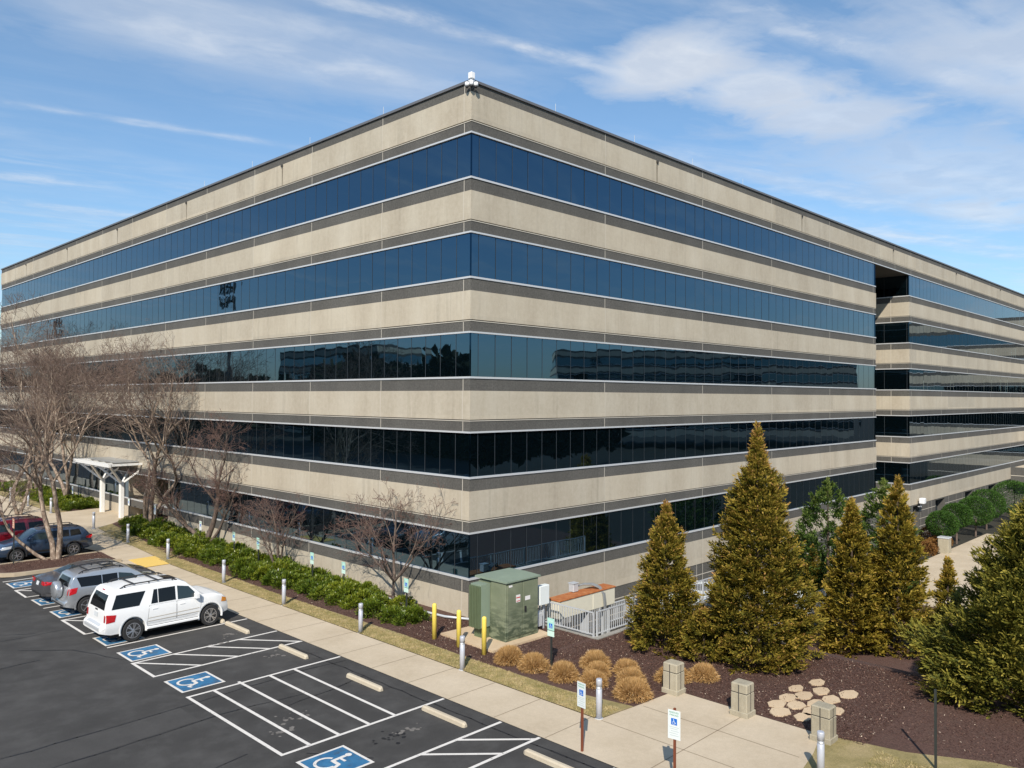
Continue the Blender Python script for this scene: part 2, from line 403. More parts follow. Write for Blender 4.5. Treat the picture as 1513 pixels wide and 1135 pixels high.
sheet('island_mulch',[(-11.45,21.05),(-6.9,21.0),(-6.2,21.2),(-6.1,23.55),(-11.2,23.55),(-11.6,22.9),(-11.7,21.9)],M['mulch'],.13,.8)
def walk_poly():
    return [(XC,-25),(XG,-25),(-4.38,-15.9),(-3.3,-15.45),(-2.2,-15.25),(-.95,-14.9),(-.95,-10.4),(XG,-10.1),(XG,18.4),(-4.2,20.5),(-3.9,26),(-3.45,32.0),(-1.55,33.9),(0.0,33.9),(0.0,41.4),(-3.55,40.9),(-3.55,62),(-3.9,90),(XC,90),(XC,26),(-6.0,24.6),(-5.95,21.3),(XC,20.6)]
sheet('sidewalk',walk_poly(),M['pave'],.012,1.5)
sheet('grass_strip',[(XG,-10.1),(-2.95,-10.25),(-3.35,-8),(XM,-4),(-3.3,0),(-3.5,9),(-3.4,14.4),(-3.55,20.5),(-2.9,26),(-2.2,33.2),(-3.45,32.0),(-3.9,26),(-4.2,20.5),(XG,18.4)],M['turf'],.03,1.0)
sheet('grass_strip',[(-3.55,40.9),(-2.6,41.0),(-2.5,62),(-3,90),(-3.9,90),(-3.55,62)],M['turf'],.03,1.5)
sheet('lawn',[(XG,-60),(2.5,-60),(1.0,-22),(.4,-18.6),(-.5,-16.9),(-.95,-14.9),(-2.2,-15.25),(-3.3,-15.45),(-4.38,-15.9)],M['turf'],.02,2)
sheet('mulch_bed',[(-2.95,-10.25),(-.95,-10.4),(-.95,-14.9),(-.5,-16.9),(.4,-18.6),(1.0,-22),(2.5,-34),(34,-34),(34,-5.3),(1.6,-5.3),(1.6,0.0),(0.0,0.0),(0.0,33.9),(-1.55,33.9),(-2.2,33.2),(-2.9,26),(-3.55,20.5),(-3.4,14.4),(-3.5,9),(-3.3,0),(XM,-4),(-3.35,-8)],M['mulch'],.02,.8)
sheet('mulch_bed',[(-2.6,41.0),(0,41.4),(0,75),(-2.6,75)],M['mulch'],.02,2)
sheet('patio',[(30,-11),(62,-11),(62,-3.4),(30,-3.4)],M['pave'],.0,4,hf=lambda x,y:-3.47)
sheet('yard_floor',[(1.6,-5.3),(24,-5.3),(24,0),(1.6,0)],M['yard'],.0,4,hf=lambda x,y:-3.5)
# sidewalk control joints
b=MB()
for y in [-23.3+1.92*k for k in range(0,29)]:
    if not(-15.5<y<-10.2): b.add([(XC+.02,y,gz(0,y)+.017),(XG-.02,y,gz(0,y)+.017),(XG-.02,y+.018,gz(0,y)+.017),(XC+.02,y+.018,gz(0,y)+.017)],[(0,1,2,3)])
for x0,y0,x1,y1 in [(XG,-15.3,XG,-10.2),(XC,-12.83,-1.0,-12.83),(-2.7,-15.1,-2.7,-10.4)]:
    if x0==x1: b.add([(x0,y0,.017),(x0+.018,y0,.017),(x0+.018,y1,.017),(x0,y1,.017)],[(0,1,2,3)])
    else: b.add([(x0,y0,.017),(x1,y0,.017),(x1,y0+.02,.017),(x0,y0+.02,.017)],[(0,1,2,3)])
o=b.build('sidewalk_joints',simple('walk_joint',(.20,.15,.10),.95),keep=True); o['kind']='structure'
# tactile pad
b=MB(); P=[(-5.58,21.0),(-4.12,21.1),(-4.42,18.55),(-5.72,18.5)]; b.poly([P[3],P[2],P[1],P[0]],gz(0,20)+.014,gz(0,20)+.034)
o=b.build('tactile_paving',M['pink']); tag(o,'yellow tactile warning pad set in the pale concrete walk','paving pad')
# island curb
def curb_loop(pts,w,z0,z1,name,closed=False):
    b=MB(); n=len(pts); L=[];Rr=[]
    for i in range(n):
        a=Vector(pts[i-1] if (i>0 or closed) else pts[0]); c=Vector(pts[(i+1)%n] if (i<n-1 or closed) else pts[-1]); d=(c-a).normalized(); nn=Vector((-d.y,d.x))
        L.append(Vector(pts[i])+nn*w/2); Rr.append(Vector(pts[i])-nn*w/2)
    vs=[];fs=[]
    for i in range(n):
        g=gz(*pts[i]); vs+= [(L[i].x,L[i].y,g+z0),(L[i].x,L[i].y,g+z1),(Rr[i].x,Rr[i].y,g+z1),(Rr[i].x,Rr[i].y,g+z0)]
    for i in range(n if closed else n-1):
        j=(i+1)%n
        for k in range(3): fs.append((i*4+k,i*4+k+1,j*4+k+1,j*4+k))
    b.add(vs,fs); return b.build(name,M['curb'])
def arc(cx,cy,r,a0,a1,n): return [(cx+r*math.cos(R_(a0+(a1-a0)*i/n)),cy+r*math.sin(R_(a0+(a1-a0)*i/n))) for i in range(n+1)]
o=curb_loop([(-6.0,20.92),(-7.5,20.82),(-9,20.8)]+arc(-10.5,22.2,1.4,270,110,8)+[(-9.8,23.62),(-6.3,23.62)],.18,-.02,.16,'island_curb'); o['kind']='structure'

# ------------------------------------------------------------------ asphalt markings
def strip(b,x0,y0,x1,y1,w=.1,z=.006):
    a=Vector((x0,y0));c=Vector((x1,y1));d=(c-a).normalized();n=Vector((-d.y,d.x))*w/2
    q=[a-n,c-n,c+n,a+n]; b.add([(p.x,p.y,gz(p.x,p.y)+z) for p in q],[(0,1,2,3)])
XA=-11.7; XB=XC-.04
pm=MB()
ylines=[19.9,17.75,16.1,13.6,11.15,8.5,6.2,3.85,2.05,-.42,-5.87,-8.28,-9.72,-12.2]
for y in ylines: strip(pm,XA,y,XB,y)
for ya,yb in [(17.75,16.1),(11.15,8.5),(3.85,2.05),(-.42,-5.87),(-8.28,-9.72)]: strip(pm,XA,ya+.05,XA,yb-.05,z=.0065)
for x in (-10.9,-10.02,-9.05,-8.18): strip(pm,x,-.4 if x!=-10.02 else -.25,x,-5.85,z=.0075)
def hatch(y0,y1,xs,dx=1.42):
    for x in xs:
        strip(pm,x,y0,min(x+dx,XB),y1 if x+dx<=XB else y0+(y1-y0)*(XB-x)/dx,z=.0075)
hatch(3.85,2.05,[-11.65,-10.35,-9.15,-7.95],1.5)
hatch(-8.28,-9.72,[-11.0,-9.25,-8.04],1.5)
hatch(17.75,16.1,[-11.7,-10.4,-9.1,-7.8],1.6); hatch(11.15,8.5,[-11.7,-10.6,-9.3,-8.0],2.2)
o=pm.build('line_markings',M['line'],keep=True); tag(o,kind='structure')
# blue accessible-parking squares with wheelchair symbol
def isa_shapes():
    """wheelchair pictogram in unit square, up = +v; returns list of polygons (u,v)"""
    out=[]
    head=[(.42+.075*math.cos(t*math.pi/5),.875+.075*math.sin(t*math.pi/5)) for t in range(10)]; out.append(head)
    def q(a,b,w):
        a=Vector(a);b=Vector(b);d=(b-a).normalized();n=Vector((-d.y,d.x))*w/2; out.append([tuple(a-n),tuple(b-n),tuple(b+n),tuple(a+n)])
    q((.42,.80),(.44,.46),.085); q((.43,.66),(.63,.66),.06); q((.42,.48),(.68,.48),.085); q((.66,.49),(.78,.20),.08); q((.77,.21),(.88,.26),.06)
    n=14;c=(.44,.33)
    for i in range(n):
        a0=R_(115+250*i/n);a1=R_(115+250*(i+1)/n); r0,r1=.20,.265
        out.append([(c[0]+r0*math.cos(a0),c[1]+r0*math.sin(a0)),(c[0]+r0*math.cos(a1),c[1]+r0*math.sin(a1)),(c[0]+r1*math.cos(a1),c[1]+r1*math.sin(a1)),(c[0]+r1*math.cos(a0),c[1]+r1*math.sin(a0))])
    return out
sq=[(18.85,'behind the grey sedan, next to the mulch island'),(14.8,'partly under the dark grey sedan'),(12.2,'partly under the silver car with the spare wheel'),(7.1,'in the shade under the white SUV'),(4.7,'in the empty space beside the white SUV'),(.7,'between the diagonal hatching and the striped box'),(-7.15,'beyond the striped box at the edge of the photo')]
for yc,txt in sq:
    e=empty('parking_symbol',(XA+.02,yc,gz(0,yc))); tag(e,'blue wheelchair parking symbol '+txt,'pavement symbol','painted wheelchair symbols in the parking spaces')
    b=MB(); b.add([(0,-.68,.0095),(1.38,-.68,.0095),(1.38,.68,.0095),(0,.68,.0095)],[(0,1,2,3)]); b.build('white_border',M['line'],e,keep=True)
    b=MB(); b.add([(.08,-.6,.0135),(1.3,-.6,.0135),(1.3,.6,.0135),(.08,.6,.0135)],[(0,1,2,3)]); b.build('blue_field',M['blue'],e,keep=True)
    b=MB()
    for k,p in enumerate(isa_shapes()):
        b.add([(.1+v*1.2,.62-u*1.2,.0165+.0004*k) for u,v in p],[tuple(range(len(p)))])
    b.build('wheelchair_symbol',M['line'],e,keep=True)
# crack sealant
def wig(b,pts,w=.05,z=.004):
    P=[]
    for i in range(len(pts)-1):
        a=Vector(pts[i]);c=Vector(pts[i+1]);n=max(2,int((c-a).length/.5))
        for k in range(n):
            p=a.lerp(c,k/n); P.append(p+Vector((rnd.uniform(-.035,.035),rnd.uniform(-.035,.035))))
    P.append(Vector(pts[-1]))
    for i in range(len(P)-1):
        ww=w*rnd.uniform(.6,1.2); d=(P[i+1]-P[i]); d.normalize(); n=Vector((-d.y,d.x))*ww/2; q=[P[i]-n-d*.02,P[i+1]-n+d*.02,P[i+1]+n+d*.02,P[i]+n-d*.02]
        b.add([(p.x,p.y,gz(p.x,p.y)+z) for p in q],[(0,1,2,3)])
b=MB()
for pts in [[(-22,-.9),(-16,-1.2),(-11.7,-1.0),(-8,-.75),(-6.5,-.9)],[(-22,-2.4),(-15,-2.6),(-11.6,-2.3),(-9,-2.6)],[(-16,-8),(-13.5,-5.4),(-12.3,-5.2)],[(-7.0,3.0),(-6.95,-1),(-6.9,-5),(-6.8,-9.5),(-6.7,-13)],[(-14,8),(-12.6,6.8),(-11.7,4.2),(-11,2.9)],[(-20,9),(-15,9.6),(-12,9.7)],[(-19,12.5),(-15,11.2),(-13,9.9)],[(-10,-3.1),(-8.4,-2.9),(-7,-2.6)],[(-11.2,-6.2),(-10.2,-7.6)],[(-22,5),(-16,6.2),(-13.8,6.4)],[(-18,-6),(-14,-6.4)],[(-24,16),(-16,14.2),(-13,15.5)]]: wig(b,pts)
o=b.build('sealed_cracks',M['seal'],keep=True); o['kind']='structure'
def m_patch():
    m,nt,b=newmat('older_asphalt'); N=NT(m); w=N.coord('World'); f=N.noise(w,50,2,.7); g=N.noise(w,1.3,6,.7)
    c=N.mix(N.rng(g,.35,.7,0,1),(.046,.044,.042),(.066,.063,.060)); c=N.mix(N.rng(f,.4,.75,0,.5),c,(.14,.135,.13)); N.l.new(c,b.inputs['Base Color']); b.inputs['Roughness'].default_value=.9; b.inputs['Specular IOR Level'].default_value=.25; return m
o=sheet('asphalt_patch',[(-40,-1.9),(-22,-2.35),(-15.5,-2.55),(-12.2,-2.3),(-12.2,-1.05),(-16,-1.2),(-22,-.95),(-40,-.6)],m_patch(),.0015,3)
b=MB()
for (cx,cy,r) in [(-7.9,4.6,.28),(-7.9,1.3,.25),(-10.3,-3.9,.3),(-8.5,-6.9,.2),(-11.0,-4.6,.2),(-8.6,3.9,.15)]:
    for k in range(14):
        x=cx+rnd.gauss(0,r); y=cy+rnd.gauss(0,r*.6); s=rnd.uniform(.02,.09); n=7
        b.add([(x+s*rnd.uniform(.6,1.4)*math.cos(2*math.pi*i/n),y+s*rnd.uniform(.6,1.2)*math.sin(2*math.pi*i/n),gz(x,y)+.0045+.0002*k) for i in range(n)],[tuple(range(n))])
o=b.build('pale_scuffs',M['patch'],keep=True); o['kind']='structure'
b=MB()
for k in range(16):
    x=-9.2+rnd.gauss(0,.25); y=-6.9+rnd.gauss(0,.28); s=rnd.uniform(.02,.07); n=9
    b.add([(x+s*rnd.uniform(.7,1.3)*math.cos(2*math.pi*i/n),y+s*rnd.uniform(.7,1.3)*math.sin(2*math.pi*i/n),.0035+.0002*k) for i in range(n)],[tuple(range(n))])
b.v=[(x,y,z) for x,y,z in b.v]
o=b.build('oil_stains',M['seal'],keep=True); o['kind']='structure'
# wheel stops
wsl=[(6.22,4.13,'in the space beside the white SUV'),(2.1,.03,'below the hatched aisle, second from the white SUV'),(-2.22,-4.12,'inside the large striped box'),(-6.03,-7.88,'just past the large striped box'),(-9.98,-12,'nearest, cut off by the bottom edge'),(8.3,6.5,'in front of the white SUV wheels')]
for ya,yb,txt in wsl:
    yc=(ya+yb)/2; L=1.83; e=MB()
    if ya==8.3: yc=7.2
    prof=[(-.085,0),(-.075,.09),(-.04,.125),(.04,.125),(.075,.09),(.085,0)]
    ys=[-L/2,-L/2+.07,L/2-.07,L/2]; sc=[.62,1,1,.62]
    vs=[(p[0]*s_,y,p[1]*s_) for y,s_ in zip(ys,sc) for p in prof]; fs=[tuple(range(5,-1,-1)),tuple(range(18,24))]
    for i in range(3):
        for k in range(6): fs.append((i*6+k,i*6+(k+1)%6,(i+1)*6+(k+1)%6,(i+1)*6+k))
    e.add(vs,fs); o=e.build('wheel_stop',M['stop'],loc=(-7.33,yc,gz(0,yc)+.004))
    tag(o,'concrete wheel stop '+txt,'wheel stop','concrete wheel stops at the head of the spaces')

# ------------------------------------------------------------------ the office building
def offset_poly(P, d):
    n=len(P); out=[]
    for i in range(n):
        p0=Vector(P[i-1]);p1=Vector(P[i]);p2=Vector(P[(i+1)%n])
        a=(p1-p0).normalized(); c=(p2-p1).normalized()
        na=Vector((a.y,-a.x)); nc=Vector((c.y,-c.x))     # outward for counter-clockwise plan
        k=1+na.dot(nc)
        out.append(tuple(p1+(na+nc)*d/k))
    return out
def band(b, P, z0, z1, off, depth=.35, edges=None):
    """wall band following plan P (ccw), offset outward, with top and bottom ledges"""
    O=offset_poly(P,off); I=offset_poly(P,off-depth); n=len(P)
    for i in (edges if edges is not None else range(n)):
        j=(i+1)%n
        b.add([(*O[i],z0),(*O[j],z0),(*O[j],z1),(*O[i],z1),(*I[i],z0),(*I[j],z0),(*I[j],z1),(*I[i],z1)],
              [(0,1,2,3),(3,2,6,7),(4,5,1,0)])
XE=44.02; XN=51.80; XR=99.0; YW=71.33; ND=9.0
# plan, counter-clockwise seen from above: edge 0 = right facade first wing ...
PL=[(0,0),(XE,0),(XE,ND),(XN,ND),(XN,0),(XR,0),(XR,45),(60,45),(60,YW),(0,YW)]
PT=[(0,0),(XR,0),(XR,45),(60,45),(60,YW),(0,YW)]
SILL=[1.55+4.1*i for i in range(5)]; HH=1.846
bld=empty('office_building',(0,0,0)); tag(bld,'large office block with beige concrete bands and five rows of blue ribbon windows','office building')
JL=[.42]+[6.03*k for k in range(1,12)]
JR=[8.88,17.86,26.24,35.19,43.53]
JR2=[52.3,60.6,69.0,77.65,86.2,94.6]
def joints(b,z0,z1,off,top=False,w=.035,left=True):
    e=.004
    if left:
        for y in JL: b.add([(-off-e,y-w/2,z0),(-off-e,y+w/2,z0),(-off-e,y+w/2,z1),(-off-e,y-w/2,z1)],[(0,3,2,1)])
    for x in JR+JR2+([48.4] if top else []): b.add([(x-w/2,-off-e,z0),(x+w/2,-off-e,z0),(x+w/2,-off-e,z1),(x-w/2,-off-e,z1)],[(0,1,2,3)])
    if not top:
        b.add([(XN-off-e,1.5,z0),(XN-off-e,1.5+w,z0),(XN-off-e,1.5+w,z1),(XN-off-e,1.5,z1)],[(0,3,2,1)])
for i in range(5):
    s=SILL[i]; P=PL
    # dark band under the sill
    lo = s-.53
    b=MB(); band(b,P,lo,s-.03,0.0); b.mi=1; joints(b,lo,s-.03,0.0); b.build('aggregate_band',[M['dark'],M['joint']],bld,keep=True)
    # white sill and head trims
    b=MB(); band(b,P,s-.03,s+.05,.035,.12); b.build('window_sill',M['alum'],bld,keep=True)
    if i>0:
        l0=s-1.75; b=MB(); band(b,P,l0+.035,lo-.002,.03); b.mi=1; joints(b,l0+.035,lo-.002,.03); b.build('precast_band',[M['conc'],M['joint']],bld,keep=True)
        b=MB(); band(b,P,l0-.0,l0+.035,-.02); b.build('reveal_groove',M['groove'],bld,keep=True)
        b=MB(); band(b,P,s-2.25+.05,l0,0.0); b.mi=1; band(b,P,l0-.035,l0-.001,.02,.1); joints(b,s-2.25+.05,l0-.036,0.0); b.build('aggregate_band',[M['dark'],M['joint']],bld,keep=True)
        b=MB(); band(b,P,s-2.25-.02,s-2.25+.05,.035,.12); b.build('window_head',M['alum'],bld,keep=True)
# top of the building runs across the notch
h5=SILL[4]+HH
b=MB(); band(b,PT,h5-.02,h5+.05,.035,.12,edges=[0,1,5]); b.build('window_head',M['alum'],bld,keep=True)
b=MB(); band(b,PT,h5+.05,20.29,0.0); b.mi=1; joints(b,h5+.05,20.254,0.0,True); band(b,PT,20.255,20.289,.02,.1); b.build('aggregate_band',[M['dark'],M['joint']],bld,keep=True)
b=MB(); band(b,PT,20.29,20.325,-.02); b.build('reveal_groove',M['groove'],bld,keep=True)
b=MB(); band(b,PT,20.325,21.47,.03); b.mi=1; joints(b,20.325,21.47,.03,True); b.build('precast_band',[M['conc'],M['joint']],bld,keep=True)
b=MB(); band(b,PT,21.472,21.86,0.0); b.mi=1; joints(b,21.472,21.86,0.0,True); b.build('aggregate_band',[M['dark'],M['joint']],bld,keep=True)
b=MB(); band(b,PT,21.862,21.97,.07,.5); b.build('coping',M['cap'],bld,keep=True)
b=MB(); b.add([(x,y,21.5) for x,y in offset_poly(PT,-.3)],[(0,1,2,3,4,5)]); b.build('roof',M['yard'],bld,keep=True)
b=MB(); b.add([(XE-.0,0.02,h5-.03),(XN,0.02,h5-.03),(XN,ND,h5-.03),(XE,ND,h5-.03)],[(0,3,2,1)]); b.build('soffit',M['dark'],bld,keep=True)
b=MB()
for i in range(5): b.add([(x,y,SILL[i]-.5) for x,y in offset_poly(PL,-.3)],[tuple(range(10))])
b.build('floor_slab',M['yard'],bld,keep=True)
# ribbon windows: one strip per storey and wall, panes slightly out of true so that reflections break
def ribbon(p0, p1, z0, z1, ph, pitch, skip=None, rec=.05):
    a=Vector((*p0,0)); c=Vector((*p1,0)); L=(c-a).length; d=(c-a)/L; n=Vector((d.y,-d.x,0))
    cuts=[0]; t=ph
    while t<L-.15: cuts.append(t); t+=pitch
    cuts.append(L); g=MB(); m=MB(); m.mi=1
    for k in range(len(cuts)-1):
        t0,t1=cuts[k],cuts[k+1]
        if skip and skip[0]<(t0+t1)/2<skip[1]: continue
        q=[]
        tx=rnd.gauss(0,.0022); tz=rnd.gauss(0,.0016)
        for (tt,zz) in ((t0,z0),(t1,z0),(t1,z1),(t0,z1)):
            o=(-rec+(tx if tt==t1 else 0)+(tz if zz==z1 else 0)); v=a+d*tt+n*o; q.append((v.x,v.y,zz))
        g.add(q,[(0,1,2,3)])
        if k>0:
            w=.012; f=-rec+.008
            A=a+d*(t0-w)+n*f; B=a+d*(t0+w)+n*f
            m.add([(A.x,A.y,z0),(B.x,B.y,z0),(B.x,B.y,z1),(A.x,A.y,z1)],[(0,1,2,3)])
    g.mi=1; g.add(m.v,m.f); return g.build('ribbon_window',[M['glass'],M['mull']],bld,keep=True)
for i in range(5):
    z0=SILL[i]+.04; z1=SILL[i]+HH
    for sk in ([(-1,YW-29.3),(YW-36.2,999)] if i==0 else [None]): ribbon((0,YW),(0,0),z0,z1,(YW-.926)%.986,.986, skip=sk)
    ribbon((0,0),(XE,0),z0,z1,.49,.98)
    ribbon((XN,ND),(XN,0),z0,z1,1.2,1.9)
    ribbon((XN,0),(XR,0),z0,z1,.98,.98)
    ribbon((XE,ND),(XN,ND),z0,z1,1.0,1.3)
    b=MB(); b.add([(XE-.05,.0,z0),(XE-.05,ND,z0),(XE-.05,ND,z1),(XE-.05,0,z1)],[(0,1,2,3)]); b.build('ribbon_window',M['glass'],bld,keep=True)
# ground storey wall, left facade, with the recessed entrance (Y 29.3 .. 36.2)
b=MB()
for y0,y1 in ((0,29.3),(36.2,YW)): b.add([(-.03,y0,-.5),(-.03,y1,-.5),(-.03,y1,1.018),(-.03,y0,1.018)],[(0,3,2,1)])
for yy,s_ in ((29.3,1),(36.2,-1)): b.add([(-.03,yy,-.5),(6,yy,-.5),(6,yy,3.4),(-.03,yy,3.4)],[(0,1,2,3)])
# right facade light base and lower bands
b.add([(-.03,-.03,-.33),(XE,-.03,-.33),(XE,-.03,1.018),(-.03,-.03,1.018)],[(0,1,2,3)])
b.add([(-.03,-.03,-.5),(-.03,-.03,-.33),(-.03,0,-.33),(-.03,0,-.5)],[(0,1,2,3)])
b.add([(XN-.03,-.03,-.3),(XR,-.03,-.3),(XR,-.03,1.018),(XN-.03,-.03,1.018)],[(0,1,2,3)])
b.add([(XN-.03,ND,-.3),(XN-.03,-.03,-.3),(XN-.03,-.03,1.018),(XN-.03,ND,1.018)],[(0,1,2,3)])
b.add([(XE,-.03,-.3),(XE,ND,-.3),(XE,ND,1.018),(XE,-.03,1.018)],[(0,1,2,3)])
b.mi=1
for y in JL:
    if not 29<y<36.5: b.add([(-.034,y-.017,-.1),(-.034,y+.017,-.1),(-.034,y+.017,1.0),(-.034,y-.017,1.0)],[(0,3,2,1)])
for x in JR+JR2: b.add([(x-.017,-.034,-.3),(x+.017,-.034,-.3),(x+.017,-.034,1.0),(x-.017,-.034,1.0)],[(0,1,2,3)])
b.build('base_wall',[M['conc'],M['joint']],bld,keep=True)
# plinth of dark courses with pale joints going down to the lower ground
b=MB(); jn=MB(); op=[(52.6,54.2),(58.7,61.5),(68.0,70.6),(76.6,79.6),(84.3,87)]
xs=[.0,XE]; b.add([(0,0,-3.7),(XE,0,-3.7),(XE,0,-.332),(0,0,-.332)],[(0,1,2,3)])
cur=XN
for a,c in op+[(XR,XR)]:
    b.add([(cur,0,-3.7),(a,0,-3.7),(a,0,-.302),(cur,0,-.302)],[(0,1,2,3)]); 
    if c>a:
        b.add([(a,0,-.42),(c,0,-.42),(c,0,-.302),(a,0,-.302)],[(0,1,2,3)])
        b.add([(c,0,-3.7),(c,0,-.42),(c,.7,-.42),(c,.7,-3.7)],[(0,1,2,3)]); b.add([(a,0,-.42),(c,0,-.42),(c,.7,-.42),(a,.7,-.42)],[(0,1,2,3)])
    cur=c
b.add([(XN,ND,-3.7),(XN,0,-3.7),(XN,0,-.302),(XN,ND,-.302)],[(0,1,2,3)]); b.add([(XE,0,-3.7),(XE,ND,-3.7),(XE,ND,-.302),(XE,0,-.302)],[(0,1,2,3)]); b.add([(XE,ND,-3.7),(XN,ND,-3.7),(XN,ND,1),(XE,ND,1)],[(0,1,2,3)])
segs=[(0,XE)]+[(p,q) for p,q in zip([XN]+[c for a,c in op],[a for a,c in op]+[XR])]
for z in (-.965,-1.68,-2.35,-3.0):
    for a,c in segs: jn.add([(a,-.004,z),(c,-.004,z),(c,-.004,z+.045),(a,-.004,z+.045)],[(0,1,2,3)])
for x in [17.23,17.86]+[8.88,26.24,35.19,43.5,54.6,56.6,57.6,62.6,65,67,71.4,73.5,75.4,80.6,82.5]: jn.add([(x,-.0055,-3.7),(x+.04,-.0055,-3.7),(x+.04,-.0055,-.34),(x,-.0055,-.34)],[(0,1,2,3)])
b.mi=1; b.add(jn.v,jn.f); b.build('plinth',[M['dark'],M['joint']],bld,keep=True)
for a,c in op:
    b=MB(); b.box(a,a+(c-a)*.55,.62,.75,-3.6,-.43); p=b.build('recess_panel',M['conc'],bld)
    b=MB(); b.add([(a+(c-a)*.55,.66,-3.5),(c,.66,-3.5),(c,.66,-.5),(a+(c-a)*.55,.66,-.5)],[(0,1,2,3)]); b.build('basement_window',M['glass'],bld,keep=True)
# entrance recess
b=MB(); b.add([(5.5,28.5,.2),(5.5,37,.2),(5.5,37,3.5),(5.5,28.5,3.5)],[(0,3,2,1)]); g=b.build('entrance_glazing',M['glass'],bld,keep=True)
b=MB()
for y in (29.3,30.7,32.1,33.5,34.9): b.box(5.42,5.49,y-.03,y+.03,.2,3.4)
b.build('door_frame',M['alum'],g)
b=MB(); b.add([(0,29.3,3.39),(5.5,29.3,3.39),(5.5,36.2,3.39),(0,36.2,3.39)],[(0,1,2,3)]); b.build('entrance_soffit',M['conc'],bld,keep=True)
b=MB(); b.bbox(.35,.95,29.7,30.3,-.2,3.38,.03); b.build('column',M['conc'],bld)
b=MB(); b.lathe([(.5,-.2),(.5,3.38)],(1.3,35.2,0),24); b.build('column',M['oldconc'],bld,smooth=False)
b=MB(); b.add([(0,29.3,.29),(5.5,29.3,.29),(5.5,36.2,.29),(0,36.2,.29)],[(0,1,2,3)]); b.build('entrance_floor',M['pave'],bld,keep=True)
# scuppers with their stains
st=simple('scupper_stain',(.20,.165,.12),.95,noise=.3,scale=5)
for x,y in [(None,15.0),(None,27.0),(None,39.0),(None,50.5),(None,62.5),(13.27,None),(30.6,None),(47.9,None),(65.2,None),(81.7,None)]:
    b=MB(); s=MB()
    if x is None:
        b.box(-.10,-.031,y-.07,y+.07,21.34,21.46); s.add([(-.0335,y-.035,20.33),(-.0335,y+.035,20.33),(-.0335,y+.06,21.28),(-.0335,y-.06,21.28)],[(0,3,2,1)])
    else:
        b.box(x-.07,x+.07,-.10,-.031,21.34,21.46); s.add([(x-.035,-.0335,20.33),(x+.035,-.0335,20.33),(x+.06,-.0335,21.28),(x-.06,-.0335,21.28)],[(0,1,2,3)])
    sc=b.build('scupper',M['groove'],bld); s.build('stain',st,sc,keep=True)
# lightning rods on the parapet
for x,y in [(0,6.0),(0,12.3),(0,18.4),(0,24.5),(5.2,0),(11.3,0),(16.8,0),(22.5,0)]:
    b=MB(); b.tube([(x+.0,y+.0,21.97),(x,y,22.35)],.012,5); b.build('lightning_rod',M['galv'],bld)
# corner camera cluster
cam_e=empty('security_camera',(-.10,-.10,21.62)); cam_e.scale=(.62,.62,.62); tag(cam_e,'white camera unit on the roof corner of the building','camera')
b=MB(); b.bbox(-.17,.17,-.17,.17,.52,.92,.03); b.build('junction_box',M['whitep'],cam_e)
b=MB(); b.box(-.09,.09,-.09,.09,.1,.54); b.box(-.07,.25,-.07,.25,.38,.46); b.build('bracket',M['whitep'],cam_e)
for dx,dy in ((.22,-.2),(-.2,.22),(-.12,-.12)):
    b=MB(); b.lathe([(.04,.3),(.13,.28),(.15,.12),(.12,.02)],(dx,dy,0),12); d=b.build('camera_head',M['whitep'],cam_e,smooth=True)
    b=MB(); b.lathe([(.11,.02),(.10,-.05),(.05,-.1)],(dx,dy,0),12); b.build('dome',M['blackp'],d,smooth=True)
# floodlight on the second wing
e=empty('floodlight',(53.75,-.05,-.1)); tag(e,'small white floodlight bracketed on the far wing wall','floodlight')
b=MB(); b.box(-.05,.05,-.25,.0,-.45,-.38); b.box(-.05,.05,-.3,-.2,-.45,.05); b.build('bracket',M['galv'],e)
b=MB(); b.bbox(-.3,.3,-.6,-.15,-.1,.35,.06); b.build('lamp_head',M['whitep'],e)
# low projecting block at far right
e=empty('entrance_block',(86.0,-9,-3.5)); tag(e,'low flat-topped concrete porch projecting from the far wing at the right edge','porch')
b=MB(); b.box(0,13,0,8.95,2.85,3.55); b.box(0,13,0,8.95,3.62,4.55); b.build('fascia',M['dark'],e)
b=MB(); b.box(-.03,13.03,-.03,8.96,3.55,3.62); b.build('trim_line',M['joint'],e)
b=MB(); b.box(.3,12.7,.3,8.6,4.552,4.57); b.build('deck',M['pave'],e)
b=MB(); b.box(1.5,12,1.5,8.9,0,2.84); b.build('dark_wall',M['dark'],e)
# entrance canopy with white branched posts
can=empty('entrance_canopy',(0,37.3,gz(0,37))); tag(can,'white entrance canopy on branched posts over the walkway','canopy')
for y in (-1.9,1.9):
    b=MB(); b.bbox(-.95,-.65,y-.15,y+.15,0,2.45,.03); p=b.build('post',M['white'],can)
    for dx,dy in ((-1.5,1.5),(1.5,1.5),(-1.5,-1.5),(1.5,-1.5)):
        b=MB(); b.bar((-.8,y,2.4),(-.8+dx*.85,y+dy*.9,3.75),.12); b.build('strut',M['white'],p)
b=MB()
for x in (-2.2,.3): b.box(x-.08,x+.08,-3.6,3.6,3.72,3.95)
for y in (-3.5,-2.1,-.7,.7,2.1,3.5): b.box(-2.25,.2,y-.06,y+.06,3.78,3.93)
b.build('roof_frame',M['white'],can)
b=MB(); b.box(-1.6,.2,-3.0,3.0,3.96,4.0); b.build('roof_panel',simple('canopy_sheet',(.30,.31,.31),.3,noise=.1,scale=2),can)

